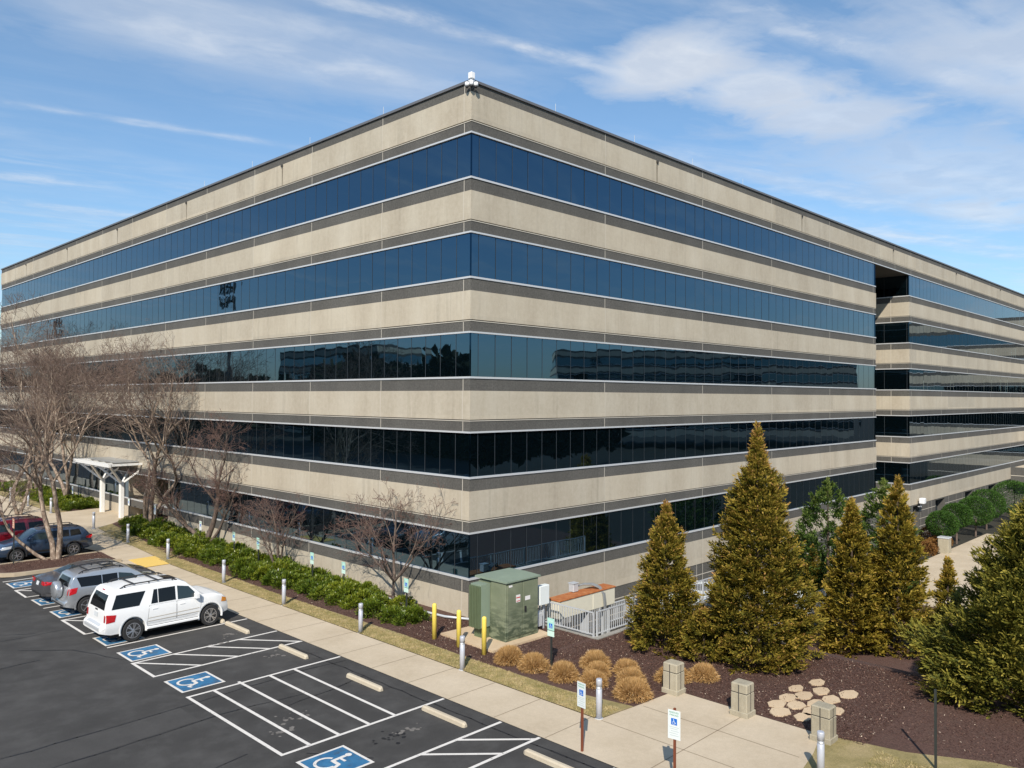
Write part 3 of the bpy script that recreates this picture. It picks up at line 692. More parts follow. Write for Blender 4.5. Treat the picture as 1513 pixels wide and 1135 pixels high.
# other blocks of the office park, seen mirrored in the glass
def block(loc,rz,lx,ly,sc,label):
    opp=empty('office_building',loc,rz); opp.scale=(1,1,sc); tag(opp,label,'office building')
    PO=[(0,0),(lx,0),(lx,ly),(0,ly)]; cc=MB();dd=MB();gg=MB();tt=MB()
    for i in range(5):
        s=SILL[i]; band(dd,PO,s-.53,s-.03,0); band(tt,PO,s-.03,s+.05,.03,.1); band(cc,PO,(s-1.75) if i else -.5,s-.532,.03)
        band(gg,PO,s+.05,s+HH,-.05,.01)
        if i: band(dd,PO,s-2.25,s-1.752,0); band(tt,PO,s-2.26,s-2.2,.035,.1)
    band(dd,PO,h5,20.29,0); band(cc,PO,20.292,21.47,.03); band(dd,PO,21.472,21.97,0); cc.add([(x,y,21.6) for x,y in PO],[(0,1,2,3)])
    cc.build('precast_band',M['conc'],opp,keep=True); dd.build('aggregate_band',M['dark'],opp,keep=True); gg.build('ribbon_window',M['glass'],opp,keep=True); tt.build('window_trim',M['alum'],opp,keep=True)
block((109,-22,0),0,20,22,.94,'banded office block joined at the far right, seen mirrored in the upper windows')
block((128,-108,0),R_(-45),30,76,.95,'distant banded office block to the south east, seen mirrored in the third storey windows')
block((-95,118,0),0,14,41,.92,'distant banded office block beyond the car park, seen mirrored in the windows')

# ------------------------------------------------------------------ service yard and railings
e=empty('retaining_wall',(1.6,-5.3,0)); tag(e,'low concrete retaining wall round the sunken service yard','wall')
b=MB(); b.box(-.25,12.6,-.25,-.02,-3.6,.06); b.box(12.6,20.2,-.25,-.02,-3.6,-2.45); b.box(-.25,-.02,-.02,5.25,-3.6,.06); b.box(20.0,20.2,-.02,2.2,-3.6,-2.2); b.build('wall',M['yard'],e)
def railing(name,label,p0,p1,z,h,group=None,npost=None):
    a=Vector((*p0,0));c=Vector((*p1,0));L=(c-a).length;d=(c-a)/L
    e=empty(name,(p0[0],p0[1],z)); tag(e,label,'railing',group); P=lambda t,zz:(d.x*t,d.y*t,zz)
    npost=npost or max(1,round(L/2.3))
    for k in range(npost+1):
        t=L*k/npost; b=MB(); b.bar(P(t,0),P(t,h+.02),.06); b.build('post',M['galv'],e)
    b=MB(); b.bar(P(0,h),P(L,h),.05,.04); b.build('top_rail',M['galv'],e)
    b=MB(); b.bar(P(0,.1),P(L,.1),.045,.035); b.build('bottom_rail',M['galv'],e)
    b=MB(); n=int(L/.125)
    for k in range(1,n): b.bar(P(L*k/n,.1),P(L*k/n,h),.022)
    b.build('balusters',M['galv'],e); return e
railing('guard_railing','grey steel baluster railing along the mulch bed from the corner post to behind the conifers',(1.6,-5.32),(14.0,-5.32),.06,.9)
railing('guard_railing','short grey steel railing running from the transformer side to the corner post',(1.42,-5.3),(1.42,-2.6),.06,.9)
railing('guard_railing','lower pale railing right of the tallest conifer in front of the air handling unit',(15.0,-5.4),(21.7,-5.4),-2.45,.95)
railing('guard_railing','grey railing inside the sunken yard beyond the tank',(4.2,-1.2),(9.8,-1.2),-1.5,.9)
# cream storage tank box with rusty top
e=empty('equipment_cabinet',(1.9,-3.2,-3.45)); tag(e,'long cream steel cabinet with a rusty orange top behind the railing','cabinet')
b=MB(); 
for k,(x0,x1) in enumerate(((0,2.1),(2.12,3.6))): b.bbox(x0,x1,0,.62,3.66,4.34,.015)
b.build('cabinet_body',M['cream'],e)
b=MB(); b.bbox(-.03,3.63,-.03,.65,4.342,4.39,.012); b.build('rusty_lid',M['rust'],e)
for x in (.2,1.9,3.3):
    b=MB(); b.box(x,x+.1,.1,.5,0,3.66); b.build('leg',M['galv'],e)
e=empty('electrical_conduit',(4.6,-3.1,-3.45)); tag(e,'thick grey conduit bending over the rusty cabinet top','conduit')
b=MB()
pts=[(-1.15,.62,4.42),(-.95,.55,4.55),(-.65,.40,4.62),(-.32,.20,4.60),(-.08,.0,4.46),(.04,-.14,4.2),(.07,-.18,3.8),(.07,-.18,2.5),(.07,-.18,0)]
for k,o_ in enumerate((0,.105,.21)): b.tube([(x+o_*.8,y+.03*k,z) for x,y,z in pts],.036,8)
b.build('pipe',simple('dull_conduit',(.30,.31,.31),.5,.4),e,smooth=True)
e=empty('junction_box',(3.45,-2.46,.93)); tag(e,'small grey junction box standing on the rusty cabinet top','electrical box')
b=MB(); b.bbox(-.16,.16,-.3,-.02,.04,.36,.02); b.build('box_body',M['galv'],e); b=MB(); b.box(-.18,.18,-.32,.0,.362,.385); b.build('lid',M['galv'],e); b=MB(); b.tube([(0,-.15,.04),(0,-.15,-.03)],.05,8); b.build('pipe',M['galv'],e)
# meter post beside transformer
e=empty('meter_cabinet',(.75,-3.1,0)); tag(e,'grey electric meter cabinet on steel posts right beside the green transformer','meter cabinet')
b=MB(); b.bar((-.18,0,0),(-.18,0,1.75),.07); b.bar((.3,0,0),(.3,0,1.7),.07); b.bar((-.25,.04,.7),(.4,.04,.7),.05); b.bar((-.25,.04,1.5),(.4,.04,1.5),.05); b.build('post_frame',M['galv'],e)
b=MB(); b.bbox(-.1,.45,-.2,.05,1.0,1.72,.02); b.build('meter_box',M['sign'],e)
b=MB(); b.bbox(-.22,.1,-.16,.02,.2,.7,.02); b.build('lower_box',M['galv'],e)
# HVAC units in the yard
def chiller(loc,sx,sy,sz,label):
    e=empty('air_handler',loc); tag(e,label,'air handler','grey air handling units in the sunken yard')
    b=MB(); b.bbox(0,sx,0,sy,0,sz,.03); b.build('casing',M['sign'],e)
    b=MB()
    for k in range(9): b.box(-.02,0.0,.2+k*(sy-.4)/9,.2+(k+.55)*(sy-.4)/9,.3,sz-.3)
    for k in range(12): b.box(.3+k*(sx-.6)/12,.3+(k+.5)*(sx-.6)/12,-.02,0.0,.4,sz-.4)
    b.build('louvre',M['galv'],e)
    b=MB(); 
    for k in range(int(sx/1.4)): b.lathe([(.45,sz),(.47,sz+.12),(.42,sz+.12),(.40,sz+.02)],(.8+k*1.4,sy/2,0),16)
    b.build('fan_ring',M['blackp'],e); return e
chiller((10.4,-4.3,-3.47),3.6,2.3,3.1,'pale grey air handling unit seen between the two tall conifers')
chiller((17.9,-4.7,-3.47),3.6,2.2,1.65,'pale grey air handling unit seen to the right of the tallest conifer')

# ------------------------------------------------------------------ green transformer
e=empty('pad_transformer',(-1.45,-3.55,.1)); tag(e,'tall green pad-mounted transformer cabinet at the building corner','transformer')
tf=e
b=MB(); b.bbox(0,1.72,0,.78,.0,2.12,.012); bo=b.build('cabinet',M['tgreen'],e)
b=MB(); b.bbox(.05,1.67,.78,1.5,.0,2.05,.012); b.build('tank',M['tgreen'],e)
b=MB(); b.add([(-.06,-.08,2.12),(1.78,-.08,2.12),(1.78,1.58,2.12),(-.06,1.58,2.12),(-.06,-.08,2.17),(1.78,-.08,2.17),(1.78,1.58,2.19),(-.06,1.58,2.19),(-.06,.75,2.205),(1.78,.75,2.205)],
   [(0,3,2,1),(0,1,5,4),(4,5,9,8),(8,9,6,7),(2,3,7,6),(1,2,6,9,5),(3,0,4,8,7)]); b.build('roof',M['tgreent'],e)
for x0,x1 in ((.06,.85),(.88,1.66)):
    b=MB(); b.bbox(x0,x1,-.025,.0,.12,2.05,.008); d=b.build('door',M['tgreen'],e)
    if x0>.5:
        b=MB(); b.box(x0+.07,x0+.13,-.07,-.025,.95,1.15); b.build('handle',M['blackp'],d)
b=MB(); b.box(-.42,0.03,.85,1.42,.42,1.98); b.build('radiator_header',M['tgreent'],e)
b=MB()
for k in range(7): b.box(-.52,-.42,.86+k*.085,.895+k*.085,.40,1.93)
b.build('radiator_fins',M['tgreend'],e)
b=MB(); b.box(-.25,0.02,.9,1.4,0,.42); b.build('skirt',M['tgreend'],e)
for q in ((.50,.72,1.35,1.62),(.98,1.25,1.35,1.5),(.12,.3,1.95,2.02)):
    b=MB(); b.box(q[0],q[1],-.031,-.027,q[2],q[3]); b.build('warning_label',M['stickers'],e)
b=MB(); b.box(.51,.71,-.034,-.032,1.5,1.54); b.box(.52,.7,-.034,-.032,1.38,1.41); b.build('label_print',M['stickred'],e)
def text_mesh(txt,size,mat,name,parent,M4,font_off=.0):
    c=bpy.data.curves.new(name,'FONT'); c.body=txt; c.size=size; c.align_x='CENTER'; c.align_y='CENTER'; c.extrude=.001
    o=bpy.data.objects.new('tmp',c); COL.objects.link(o); bpy.context.view_layer.update()
    me=bpy.data.meshes.new_from_object(o.evaluated_get(bpy.context.evaluated_depsgraph_get())); bpy.data.objects.remove(o)
    me.transform(M4); me.materials.clear(); return link(name,me,mat,parent)
o=MB(); o.poly([(-2.45,-3.9),(.55,-3.95),(.75,-2.4),(.6,-1.2),(-2.35,-1.0)],-.05,.1); q=o.build('concrete_pad',M['flag']); tag(q,'pinkish concrete pad under the green transformer','concrete pad')

# yellow bollards
for k,(x,y,txt) in enumerate([(-2.83,-1.2,'farthest left of the three, nearest the green hedge'),(-2.81,-2.53,'middle one of the three'),(-2.76,-3.79,'right one of the three, standing in front of the green transformer')]):
    b=MB(); b.lathe([(.085,0),(.085,1.25),(.08,1.29),(.06,1.32),(.03,1.335)],(0,0,0),16); o=b.build('protective_bollard',M['yellow'],smooth=False,loc=(x,y,0))
    for p in o.data.polygons: p.use_smooth=len(p.vertices)==4
    tag(o,'round yellow safety bollard, '+txt,'bollard','yellow bollards guarding the transformer')
# silver light bollards
def light_bollard():
    e=empty('light_bollard'); 
    b=MB(); b.lathe([(.085,0),(.085,.82),(.08,.825)],(0,0,0),18); p=b.build('post',M['boll'],e); 
    for q in p.data.polygons: q.use_smooth=len(q.vertices)==4
    b=MB(); b.lathe([(.0835,.825),(.080,.84),(.080,.885),(.0835,.90)],(0,0,0),14); b.build('light_ring',M['bollcap'],e,smooth=False); b=MB(); b.lathe([(.03,.835),(.045,.86),(.03,.885)],(-.055,-.03,0),10); b.build('lens',M['whitep'],e,smooth=True)
    b=MB(); b.lathe([(.085,.90),(.085,1.08),(.075,1.1)],(0,0,0),18); p=b.build('cap',M['boll'],e)
    for q in p.data.polygons: q.use_smooth=len(q.vertices)==4
    b=MB(); b.lathe([(.12,0),(.12,.02)],(0,0,0),18); b.build('base_plate',M['galv'],e)
    return e
lb=light_bollard()
LB=[(-4.30,-10.05,'at the grass corner in front of the dry grass clumps'),(-4.32,-4.39,'nearest the yellow bollards'),(-4.26,1.42,'beside the end of the green hedge'),(-4.27,7.05,'fourth from the dry grass clumps, level with the empty accessible space'),(-4.22,12.71,'level with the white SUV bonnet'),(-3.95,19.8,'right at the yellow tactile pad'),(-3.8,25.93,'next past the yellow tactile pad'),(-3.75,31.94,'at the tip of the grass where the entrance walk begins'),(-3.7,41.0,'first beyond the entrance walk'),(-3.8,46.3,'second beyond the entrance walk'),(-3.95,50.6,'third beyond the entrance walk'),(-3.4,-15.95,'at the bottom edge of the photo near the stone piers')]
for k,(x,y,txt) in enumerate(LB):
    e=lb if k==0 else copy_tree(lb)
    e.location=(x,y,gz(x,y)+.01); tag(e,'silver cylindrical light bollard '+txt,'light bollard','silver light bollards along the sidewalk')

# stone piers
def pier(x,y,label):
    e=empty('concrete_pier',(x,y,0)); tag(e,label,'pier','weathered concrete piers along the walk')
    b=MB(); b.bbox(-.25,.25,-.28,.28,0,.16,.015); b.build('base',M['oldconc'],e)
    b=MB(); b.bbox(-.22,.22,-.25,.25,.16,.66,.02); b.build('shaft',M['oldconc'],e)
    b=MB(); b.box(-.205,.205,-.235,.235,.655,.685); b.box(-.226,.226,-.012,.012,.16,.9); b.box(-.012,.012,-.256,.256,.16,.9); b.build('groove',M['groove'],e)
    b=MB(); b.bbox(-.22,.22,-.25,.25,.685,.93,.03); b.build('cap',M['oldconc'],e)
pier(-1.12,-10.42,'weathered concrete pier nearest the dry grass clumps')
pier(-1.2,-12.75,'middle weathered concrete pier with the mulch bed behind')
pier(-1.25,-15.1,'right-hand weathered concrete pier beside the stepping stones')
# stepping stones
k=0
for (x,y,r) in [(-.35,-13.45,.38),(.15,-13.1,.33),(.45,-13.55,.36),(-.2,-14.1,.34),(.35,-14.1,.4),(1.0,-13.9,.34),(.85,-13.1,.36),(1.35,-13.4,.35),(1.6,-14.1,.36),(1.75,-12.95,.3),(.85,-14.55,.33),(2.1,-13.6,.34),(2.4,-14.3,.36),(2.7,-13.2,.33)]:
    n=7; ph=rnd.random()*6; pts=[(r*rnd.uniform(.8,1.1)*1.12*math.cos(ph+2*math.pi*i/n),r*rnd.uniform(.75,1.0)*.8*math.sin(ph+2*math.pi*i/n)) for i in range(n)]
    b=MB(); b.poly(pts,0,.035); o=b.build('stepping_stone',M['flag'],loc=(x,y,gz(x,y)+.02)); tag(o,'flat irregular tan flagstone laid in the mulch beside the right-hand pier','stepping stone','flagstones laid in the mulch')
# drain / edging pipe along the wall
b=MB(); b.tube([(-.55,9.0,.1),(-.5,6,.12),(-.62,4,.1),(-.9,2.2,.1),(-.75,.6,.1),(-.25,-.5,.1)],.05,8); o=b.build('garden_edging',M['galv'],smooth=True); tag(o,'grey pipe-like edging curving along the foot of the wall','edging')

# ------------------------------------------------------------------ signs
def sign(loc,label,style,h_top,h_bot,w,post,postmat,rz=0,post_top=None):
    """board faces -X"""
    e=empty('parking_sign',loc,rz); tag(e,label,'sign','parking signs')
    b=MB(); b.bar((.03,0,0),(.03,0,post_top or h_top-.03),post); b.build('post',postmat,e)
    def plate(z0,z1,mat,name='sign_board'):
        b=MB(); b.bbox(-.004,.0,-w/2,w/2,z0,z1,.002)
        return b.build(name,mat,e)
    rot=Matrix(((0,0,-1,0),(-1,0,0,0),(0,1,0,0),(0,0,0,1)))   # text x -> -y, text y -> z, normal -> -x
    def T(z,y=0): return Matrix.Translation((-.006,y,z))@rot
    def rect(par,y0,y1,z0,z1,mat,name,x=-.0065):
        b=MB(); b.add([(x,y0,z0),(x,y1,z0),(x,y1,z1),(x,y0,z1)],[(0,3,2,1)]); return b.build(name,mat,par,keep=True)
    def icon(par,zc,s):
        rect(par,-s/2,s/2,zc-s/2,zc+s/2,M['signblue'],'blue_square')
        b=MB()
        for k,p in enumerate(isa_shapes()): b.add([(-.009-.0002*k,(.5-u)*s*.9,zc+(v-.52)*s*.9) for u,v in p],[tuple(range(len(p)))])
        b.build('wheelchair_icon',M['sign'],par,keep=True)
    if style=='white':
        p=plate(h_bot,h_top,M['sign']); H=h_top-h_bot
        text_mesh('RESERVED',w*.17,M['signgreen'],'lettering',p,T(h_top-.055)); text_mesh('PARKING',w*.17,M['signgreen'],'lettering',p,T(h_top-.115))
        icon(p,h_top-.26,w*.48)
        for k,zz in enumerate((.39,.43,.48,.53,.58)):
            if h_top-zz>h_bot+.03: rect(p,-w*.38+.03*(k%2),w*.38-.02*(k%3),h_top-zz,h_top-zz+.011,M['signgrey'],'small_print')
    elif style=='mint':
        p=plate(h_bot+.2,h_top,M['signmint']); icon(p,h_top-.25,w*.5)
        rect(p,-w*.38,w*.38,h_top-.09,h_top-.07,M['signpale'],'lettering_line'); rect(p,-w*.34,w*.34,h_top-.125,h_top-.105,M['signpale'],'lettering_line')
        plate(h_bot,h_bot+.18,M['signpale'],'lower_plate')
    elif style=='pale':
        p=plate(h_bot,h_top,M['sign']); icon(p,h_top-.25,w*.5); rect(p,-w*.4,w*.4,h_top-.12,h_top-.06,M['signmint'],'lettering_line')
    else:
        p=plate(h_bot,h_top,M['signred'])
        for k in range(4): rect(p,-w*.36,w*.36,h_top-.12-k*.11,h_top-.07-k*.11,M['signcream'],'lettering_line')
    return e
sign((-6.28,-11.04,.0),'white reserved parking sign on a rusty post, left of the two nearest',"white",1.75,1.12,.30,.05,M['postbrown'],R_(-6))
sign((-6.28,-13.78,.0),'white reserved parking sign on a rusty post, right of the two nearest',"white",1.8,1.14,.31,.05,M['postbrown'],R_(8),1.84)
for x,y,t0,t1,st,txt in [(-2.06,-6.26,1.62,1.02,'mint','standing among the dry grass clumps'),(-1.3,2.43,1.42,.85,'mint','rising from the hedge end beside the small bare tree'),(-1.15,7.23,1.38,.85,'mint','second from the hedge end, above the shrubs'),(-1.3,9.66,1.5,.95,'mint','third from the hedge end, above the shrubs'),(-1.1,15.26,1.45,.85,'mint','in the middle of the hedge'),(-1.35,17.48,1.5,1.0,'mint','level with the tactile pad behind a bollard'),(-.75,22.9,1.35,.8,'pale','close to the low branching tree'),(-.7,29.8,1.5,.9,'pale','beside the large multi-stemmed tree'),(-.6,34.6,1.42,.95,'pale','next to the white canopy post'),(-1.2,44.5,1.5,.9,'pale','first beyond the canopy'),(-1.2,49.5,1.5,.9,'pale','second beyond the canopy')]:
    sign((x,y,gz(x,y)),'small pale green accessible parking sign '+txt,st,t0,t1,.30,.05,M['postdark'])
sign((-10.45,23.3,.14),'faded orange no-parking sign seen on a dark post in the mulch island','red',2.45,1.95,.36,.05,M['postdark'])
b=MB(); b.bar((0,0,0),(0,0,1.9),.05); e=empty('sign_post',(-.95,-17.72,.02)); tag(e,'dark square post standing in the grass at the bottom right','post'); b.build('post',M['postdark'],e)

# ------------------------------------------------------------------ cars  (x = forward, rear bumper at x=0, y across, z up)
def interp(pts,x):
    if x<=pts[0][0]: return pts[0][1]
    for (a,b),(c,d) in zip(pts,pts[1:]):
        if x<=c: return b+(d-b)*(x-a)/max(c-a,1e-6)
    return pts[-1][1]
def make_car(name,label,spec):
    L,W=spec['L'],spec['W']; top=spec['top']; zb=spec.get('zb',.26); belt=spec['belt']; roofz=max(p[1] for p in top)
    Rw=spec['R']; wx=spec['wheels']; tw=spec.get('tumble',.80)
    root=empty(name); tag(root,label,spec.get('cat','car'))
    pmat=M[spec['paint']]
    def plan(x):
        r=1.0; e0=spec.get('rear_r',.35); e1=spec.get('front_r',.75)
        if x<e0: r=1-spec.get('rear_k',.10)*(1-x/e0)**2.2
        if x>L-e1: r=1-spec.get('front_k',.17)*((x-(L-e1))/e1)**2.0
        return r
    def halfw(x,z):
        w=W/2*plan(x)
        zs=(z-zb)/(belt-zb)
        if zs<=1: f=.93+.07*min(1,zs/.35) if zs<.35 else (1.0 if zs<.72 else 1-.025*((zs-.72)/.28)**2)
        else: f=.975-(.975-tw)*((z-belt)/(roofz-belt))**1.05
        return w*f
    NS,NC,NTp=11,4,6
    xs=[]; n=64
    for i in range(n+1): xs.append(L*i/n)
    for p in top: xs.append(p[0])
    xs+= [0.02,.05,L-.02,L-.05]; xs=sorted(set(round(min(max(x,0),L),3) for x in xs))
    rings=[]
    for x in xs:
        zt=interp(top,x); bot=zb+ (.10*max(0,1-(x/.35)) + .08*max(0,1-((L-x)/.35)))
        rc=min(.10,(zt-bot)*.3); half=[(0,bot),(halfw(x,bot)*.85,bot)]
        for i in range(NS): z=bot+.02+(zt-rc-bot-.02)*i/(NS-1); half.append((halfw(x,z),z))
        wt=halfw(x,zt-rc); 
        for i in range(1,NC+1):
            a=math.pi/2*i/NC; half.append((wt-rc*.9*(1-math.cos(a)),zt-rc+rc*math.sin(a)*.75))
        y1=half[-1][0]; z1=half[-1][1]
        for i in range(1,NTp+1):
            f=1-i/NTp; half.append((y1*f,z1+(zt-z1)*(1-f*f)))
        rings.append(half)
    V=[];Fc=[];m=len(rings[0]); N=2*m-2
    for x,h in zip(xs,rings):
        for y,z in h: V.append((x,y,z))
        for y,z in h[-2:0:-1]: V.append((x,-y,z))
    for i in range(len(xs)-1):
        for k in range(N): Fc.append((i*N+k,(i+1)*N+k,(i+1)*N+(k+1)%N,i*N+(k+1)%N))
    Fc.append(tuple(range(N))); Fc.append(tuple(range((len(xs)-1)*N+N-1,(len(xs)-1)*N-1,-1)))
    b=MB(); b.add(V,Fc); me=b.mesh('body'); me.materials.append(pmat)
    bvh=BVHTree.FromPolygons([v.co[:] for v in me.vertices],[p.vertices[:] for p in me.polygons])
    # wheel openings
    tmp=bpy.data.objects.new('tmpb',me); COL.objects.link(tmp); cut=[]
    for x in wx:
        for s in (-1,1):
            c=MB(); c.lathe([(Rw+.075,-.3),(Rw+.075,.3)],(x,s*W/2,Rw+.01),28,'y'); cm=c.mesh('cut'); cm.materials.append(M['blackp'])
            co=bpy.data.objects.new('cut',cm); COL.objects.link(co); cut.append(co)
            mod=tmp.modifiers.new('b','BOOLEAN'); mod.object=co; mod.operation='DIFFERENCE'; mod.solver='EXACT'
    bpy.context.view_layer.update()
    dg=bpy.context.evaluated_depsgraph_get(); ev=bpy.data.meshes.new_from_object(tmp.evaluated_get(dg))
    if len(ev.polygons)<500: ev=me
    for o in cut+[tmp]: bpy.data.objects.remove(o)
    ev.name='body'; ev.materials.clear(); ev.materials.append(pmat)
    body=link('body',ev,[],root); ev.polygons.foreach_set('use_smooth',[True]*len(ev.polygons)); ev.set_sharp_from_angle(angle=R_(38))
    def proj(o,d):
        h=bvh.ray_cast(Vector(o),Vector(d)); return h[0],h[1]
    def panel(nm,quad,view,mat,eps=.006,par=None,nu=8,nv=5,shrink=None):
        """quad: 4 corners in the view plane (bilinear)"""
        b=MB(); vs=[]
        A,B,C,D=[Vector(q) for q in quad]
        for j in range(nv+1):
            for i in range(nu+1):
                u,v=i/nu,j/nv; p=A.lerp(B,u).lerp(D.lerp(C,u),v)
                if view in('L','R'):
                    s=1 if view=='L' else -1; h,nn=proj((p.x,s*3,p.y),(0,-s,0))
                elif view=='B': h,nn=proj((-2,p.x,p.y),(1,0,0))
                elif view=='F': h,nn=proj((L+2,p.x,p.y),(-1,0,0))
                else: h,nn=proj((p.x,p.y,4),(0,0,-1))
                if h is None: h=Vector((p.x,p.y,1)) if view=='T' else Vector((p.x,(W/2*(1 if view=='L' else -1)),p.y)) if view in 'LR' else Vector((.1 if view=='B' else L-.1,p.x,p.y)); nn=Vector((0,0,1))
                out={'L':Vector((0,1,0)),'R':Vector((0,-1,0)),'B':Vector((-1,0,0)),'F':Vector((1,0,0)),'T':Vector((0,0,1))}[view]
                if nn.dot(out)<0: nn=-nn
                vs.append(h+(nn*.5+out*.5)*eps)
        fs=[(j*(nu+1)+i,j*(nu+1)+i+1,(j+1)*(nu+1)+i+1,(j+1)*(nu+1)+i) for j in range(nv) for i in range(nu)]
        b.add(vs,fs); return b.build(nm,mat,par or root,smooth=True)
    for s in ('L','R'):
        for k,(q,mt) in enumerate(spec['side_glass']):
            panel('side_window',q,s,M[mt],.007)
        for q in spec['doors']:
            # shut line behind a slightly raised door skin
            c=Vector(((q[0][0]+q[2][0])/2,(q[0][1]+q[2][1])/2)); g=[tuple(Vector(p)+(Vector(p)-c).normalized()*.012) for p in q]
            panel('door_gap',g,s,M['blackp'],.002); d=panel('door',q,s,pmat,.004)
            hx,hz=q[3][0]+.10,q[3][1]-.13; y=halfw(hx+.1,hz)*(1 if s=='L' else -1)
            b=MB(); b.box(hx,hx+.2,min(y,y*1.02),max(y,y*1.02)+0.0,hz-.016,hz+.016); b.build('handle',M['chrome'] if spec.get('chromeh') else pmat,d)
        for q,mt in spec.get('side_extra',[]): panel('trim_strip',q,s,M[mt],.012)
        for q,mt in spec['side_lamps']: panel('tail_lamp' if q[0][0]<L/2 else 'headlight',q,s,M[mt],.012)
        sg=1 if s=='L' else -1; mx,mz=spec['mirror']
        b=MB(); y=halfw(mx,mz)*sg; b.bbox(mx-.06,mx+.12,min(y,y+sg*.22),max(y,y+sg*.22),mz-.06,mz+.14,.035); b.build('wing_mirror',M[spec.get('mirror_mat',spec['paint'])],root,smooth=False)
    for q,mt in spec['rear']: panel({'red':'tail_lamp','plate':'number_plate','glassd':'rear_window','glassl':'rear_window','lamp':'tail_lamp'}.get(mt,'bumper_trim'),q,'B',M[mt],.010)
    for q,mt in spec['front']: panel({'lamp':'headlight','plate':'number_plate','amber':'indicator','blackp':'grille'}.get(mt,'front_trim'),q,'F',M[mt],.010)
    for nm,q,mt in spec['topglass']: panel(nm,q,'T',M[mt],.008,nu=10,nv=8)
    # roof rails
    if spec.get('rails'):
        xa,xb,y=spec['rails']
        for s in (-1,1):
            pts=[]; 
            for i in range(13):
                x=xa+(xb-xa)*i/12; h,nn=proj((x,s*y,4),(0,0,-1)); up=.075 if 0<i<12 else .0
                pts.append((x,s*y,h.z+up))
            b=MB(); b.tube(pts,.022,6)
            for i in (1,6,11): b.bar((pts[i][0],pts[i][1],pts[i][2]-.09),pts[i],.05,.03)
            b.build('roof_rail',M['blackp'],root)
        for x in spec.get('crossbars',[]):
            h,nn=proj((x,0,4),(0,0,-1)); b=MB(); b.bar((x,-y,h.z+.06),(x,y,h.z+.06),.05,.03); b.build('roof_rail_crossbar',M['blackp'],root)
    if spec.get('step'):
        xa,xb=spec['step']
        for s in (-1,1):
            b=MB(); y0=s*(W/2-.02); y1=s*(W/2+.09); b.bbox(xa,xb,min(y0,y1),max(y0,y1),.36,.44,.02); b.build('running_board',pmat,root)
            b=MB(); b.box(xa+.05,xb-.05,min(y0,y1)+.03,max(y0,y1)-.03,.441,.446); b.build('step_pad',M['blackp'],root)
    # wheels
    for x in wx:
        for s in (-1,1):
            we=empty('wheel',(x,s*(W/2-.11),Rw)); we.parent=root
            hw=.115
            b=MB(); b.lathe([(Rw*.66,-hw),(Rw*.93,-hw),(Rw*.985,-hw*.75),(Rw,-hw*.4),(Rw,hw*.4),(Rw*.985,hw*.75),(Rw*.93,hw),(Rw*.66,hw)],(0,0,0),32,'y'); b.build('tyre',M['tyre'],we,smooth=False)
            o_=s*(hw+.004)
            b=MB(); b.lathe([(Rw*.67,o_-s*.09),(Rw*.67,o_-s*.088)],(0,0,0),28,'y'); b.build('brake_disc',M['rimdark'],we)
            b=MB(); r0,r1=Rw*.60,Rw*.685; vs=[];fs=[];n=32
            for k in range(n):
                t=2*math.pi*k/n
                for rr,yy in ((r0,o_-s*.05),(r0+.01,o_),(r1,o_+s*.002),(r1,o_-s*.03)): vs.append((rr*math.cos(t),yy,rr*math.sin(t)))
            for k in range(n):
                for q in range(3): fs.append((k*4+q,k*4+q+1,((k+1)%n)*4+q+1,((k+1)%n)*4+q))
            b.add(vs,fs)
            ns=spec.get('spokes',5)
            for k in range(ns):
                t=2*math.pi*k/ns+.3
                for dt in ((-.16,.16) if spec.get('twin') else (0,)):
                    a=Vector((math.cos(t),0,math.sin(t)))*Rw*.1; c=Vector((math.cos(t+dt),0,math.sin(t+dt)))*Rw*.63
                    a.y=o_-s*.005;c.y=o_-s*.012; b.bar(a,c,.05 if spec.get('twin') else .075,.03)
            b.lathe([(Rw*.17,o_-s*.03),(Rw*.17,o_),(Rw*.1,o_+s*.01)],(0,0,0),14,'y'); b.build('rim',M['rim'],we)
            # arch trim ring
            b=MB(); vs=[];fs=[];n=20; ro,ri=Rw+.135,Rw+.07
            for k in range(n+1):
                t=R_(-12+204*k/n); 
                for rr,yy in ((ri,s*(W/2-.05)),(ri,s*(W/2+.018)),(ro,s*(W/2-.004))): vs.append((x+rr*math.cos(t),yy,Rw+.01+rr*math.sin(t)))
            for k in range(n):
                for q in range(2): fs.append((k*3+q,k*3+q+1,(k+1)*3+q+1,(k+1)*3+q))
            b.add(vs,fs); b.build('wheel_arch',M[spec.get('archmat',spec['paint'])],root,smooth=True)
    # underside
    b=MB(); b.box(.4,L-.4,-W/2+.25,W/2-.25,.2,.5); b.build('chassis',M['black'],root)
    return root,halfw,proj
def place(o,x,y,rz): o.location=(x,y,gz(x,y)+.004); o.rotation_euler=(0,0,rz)

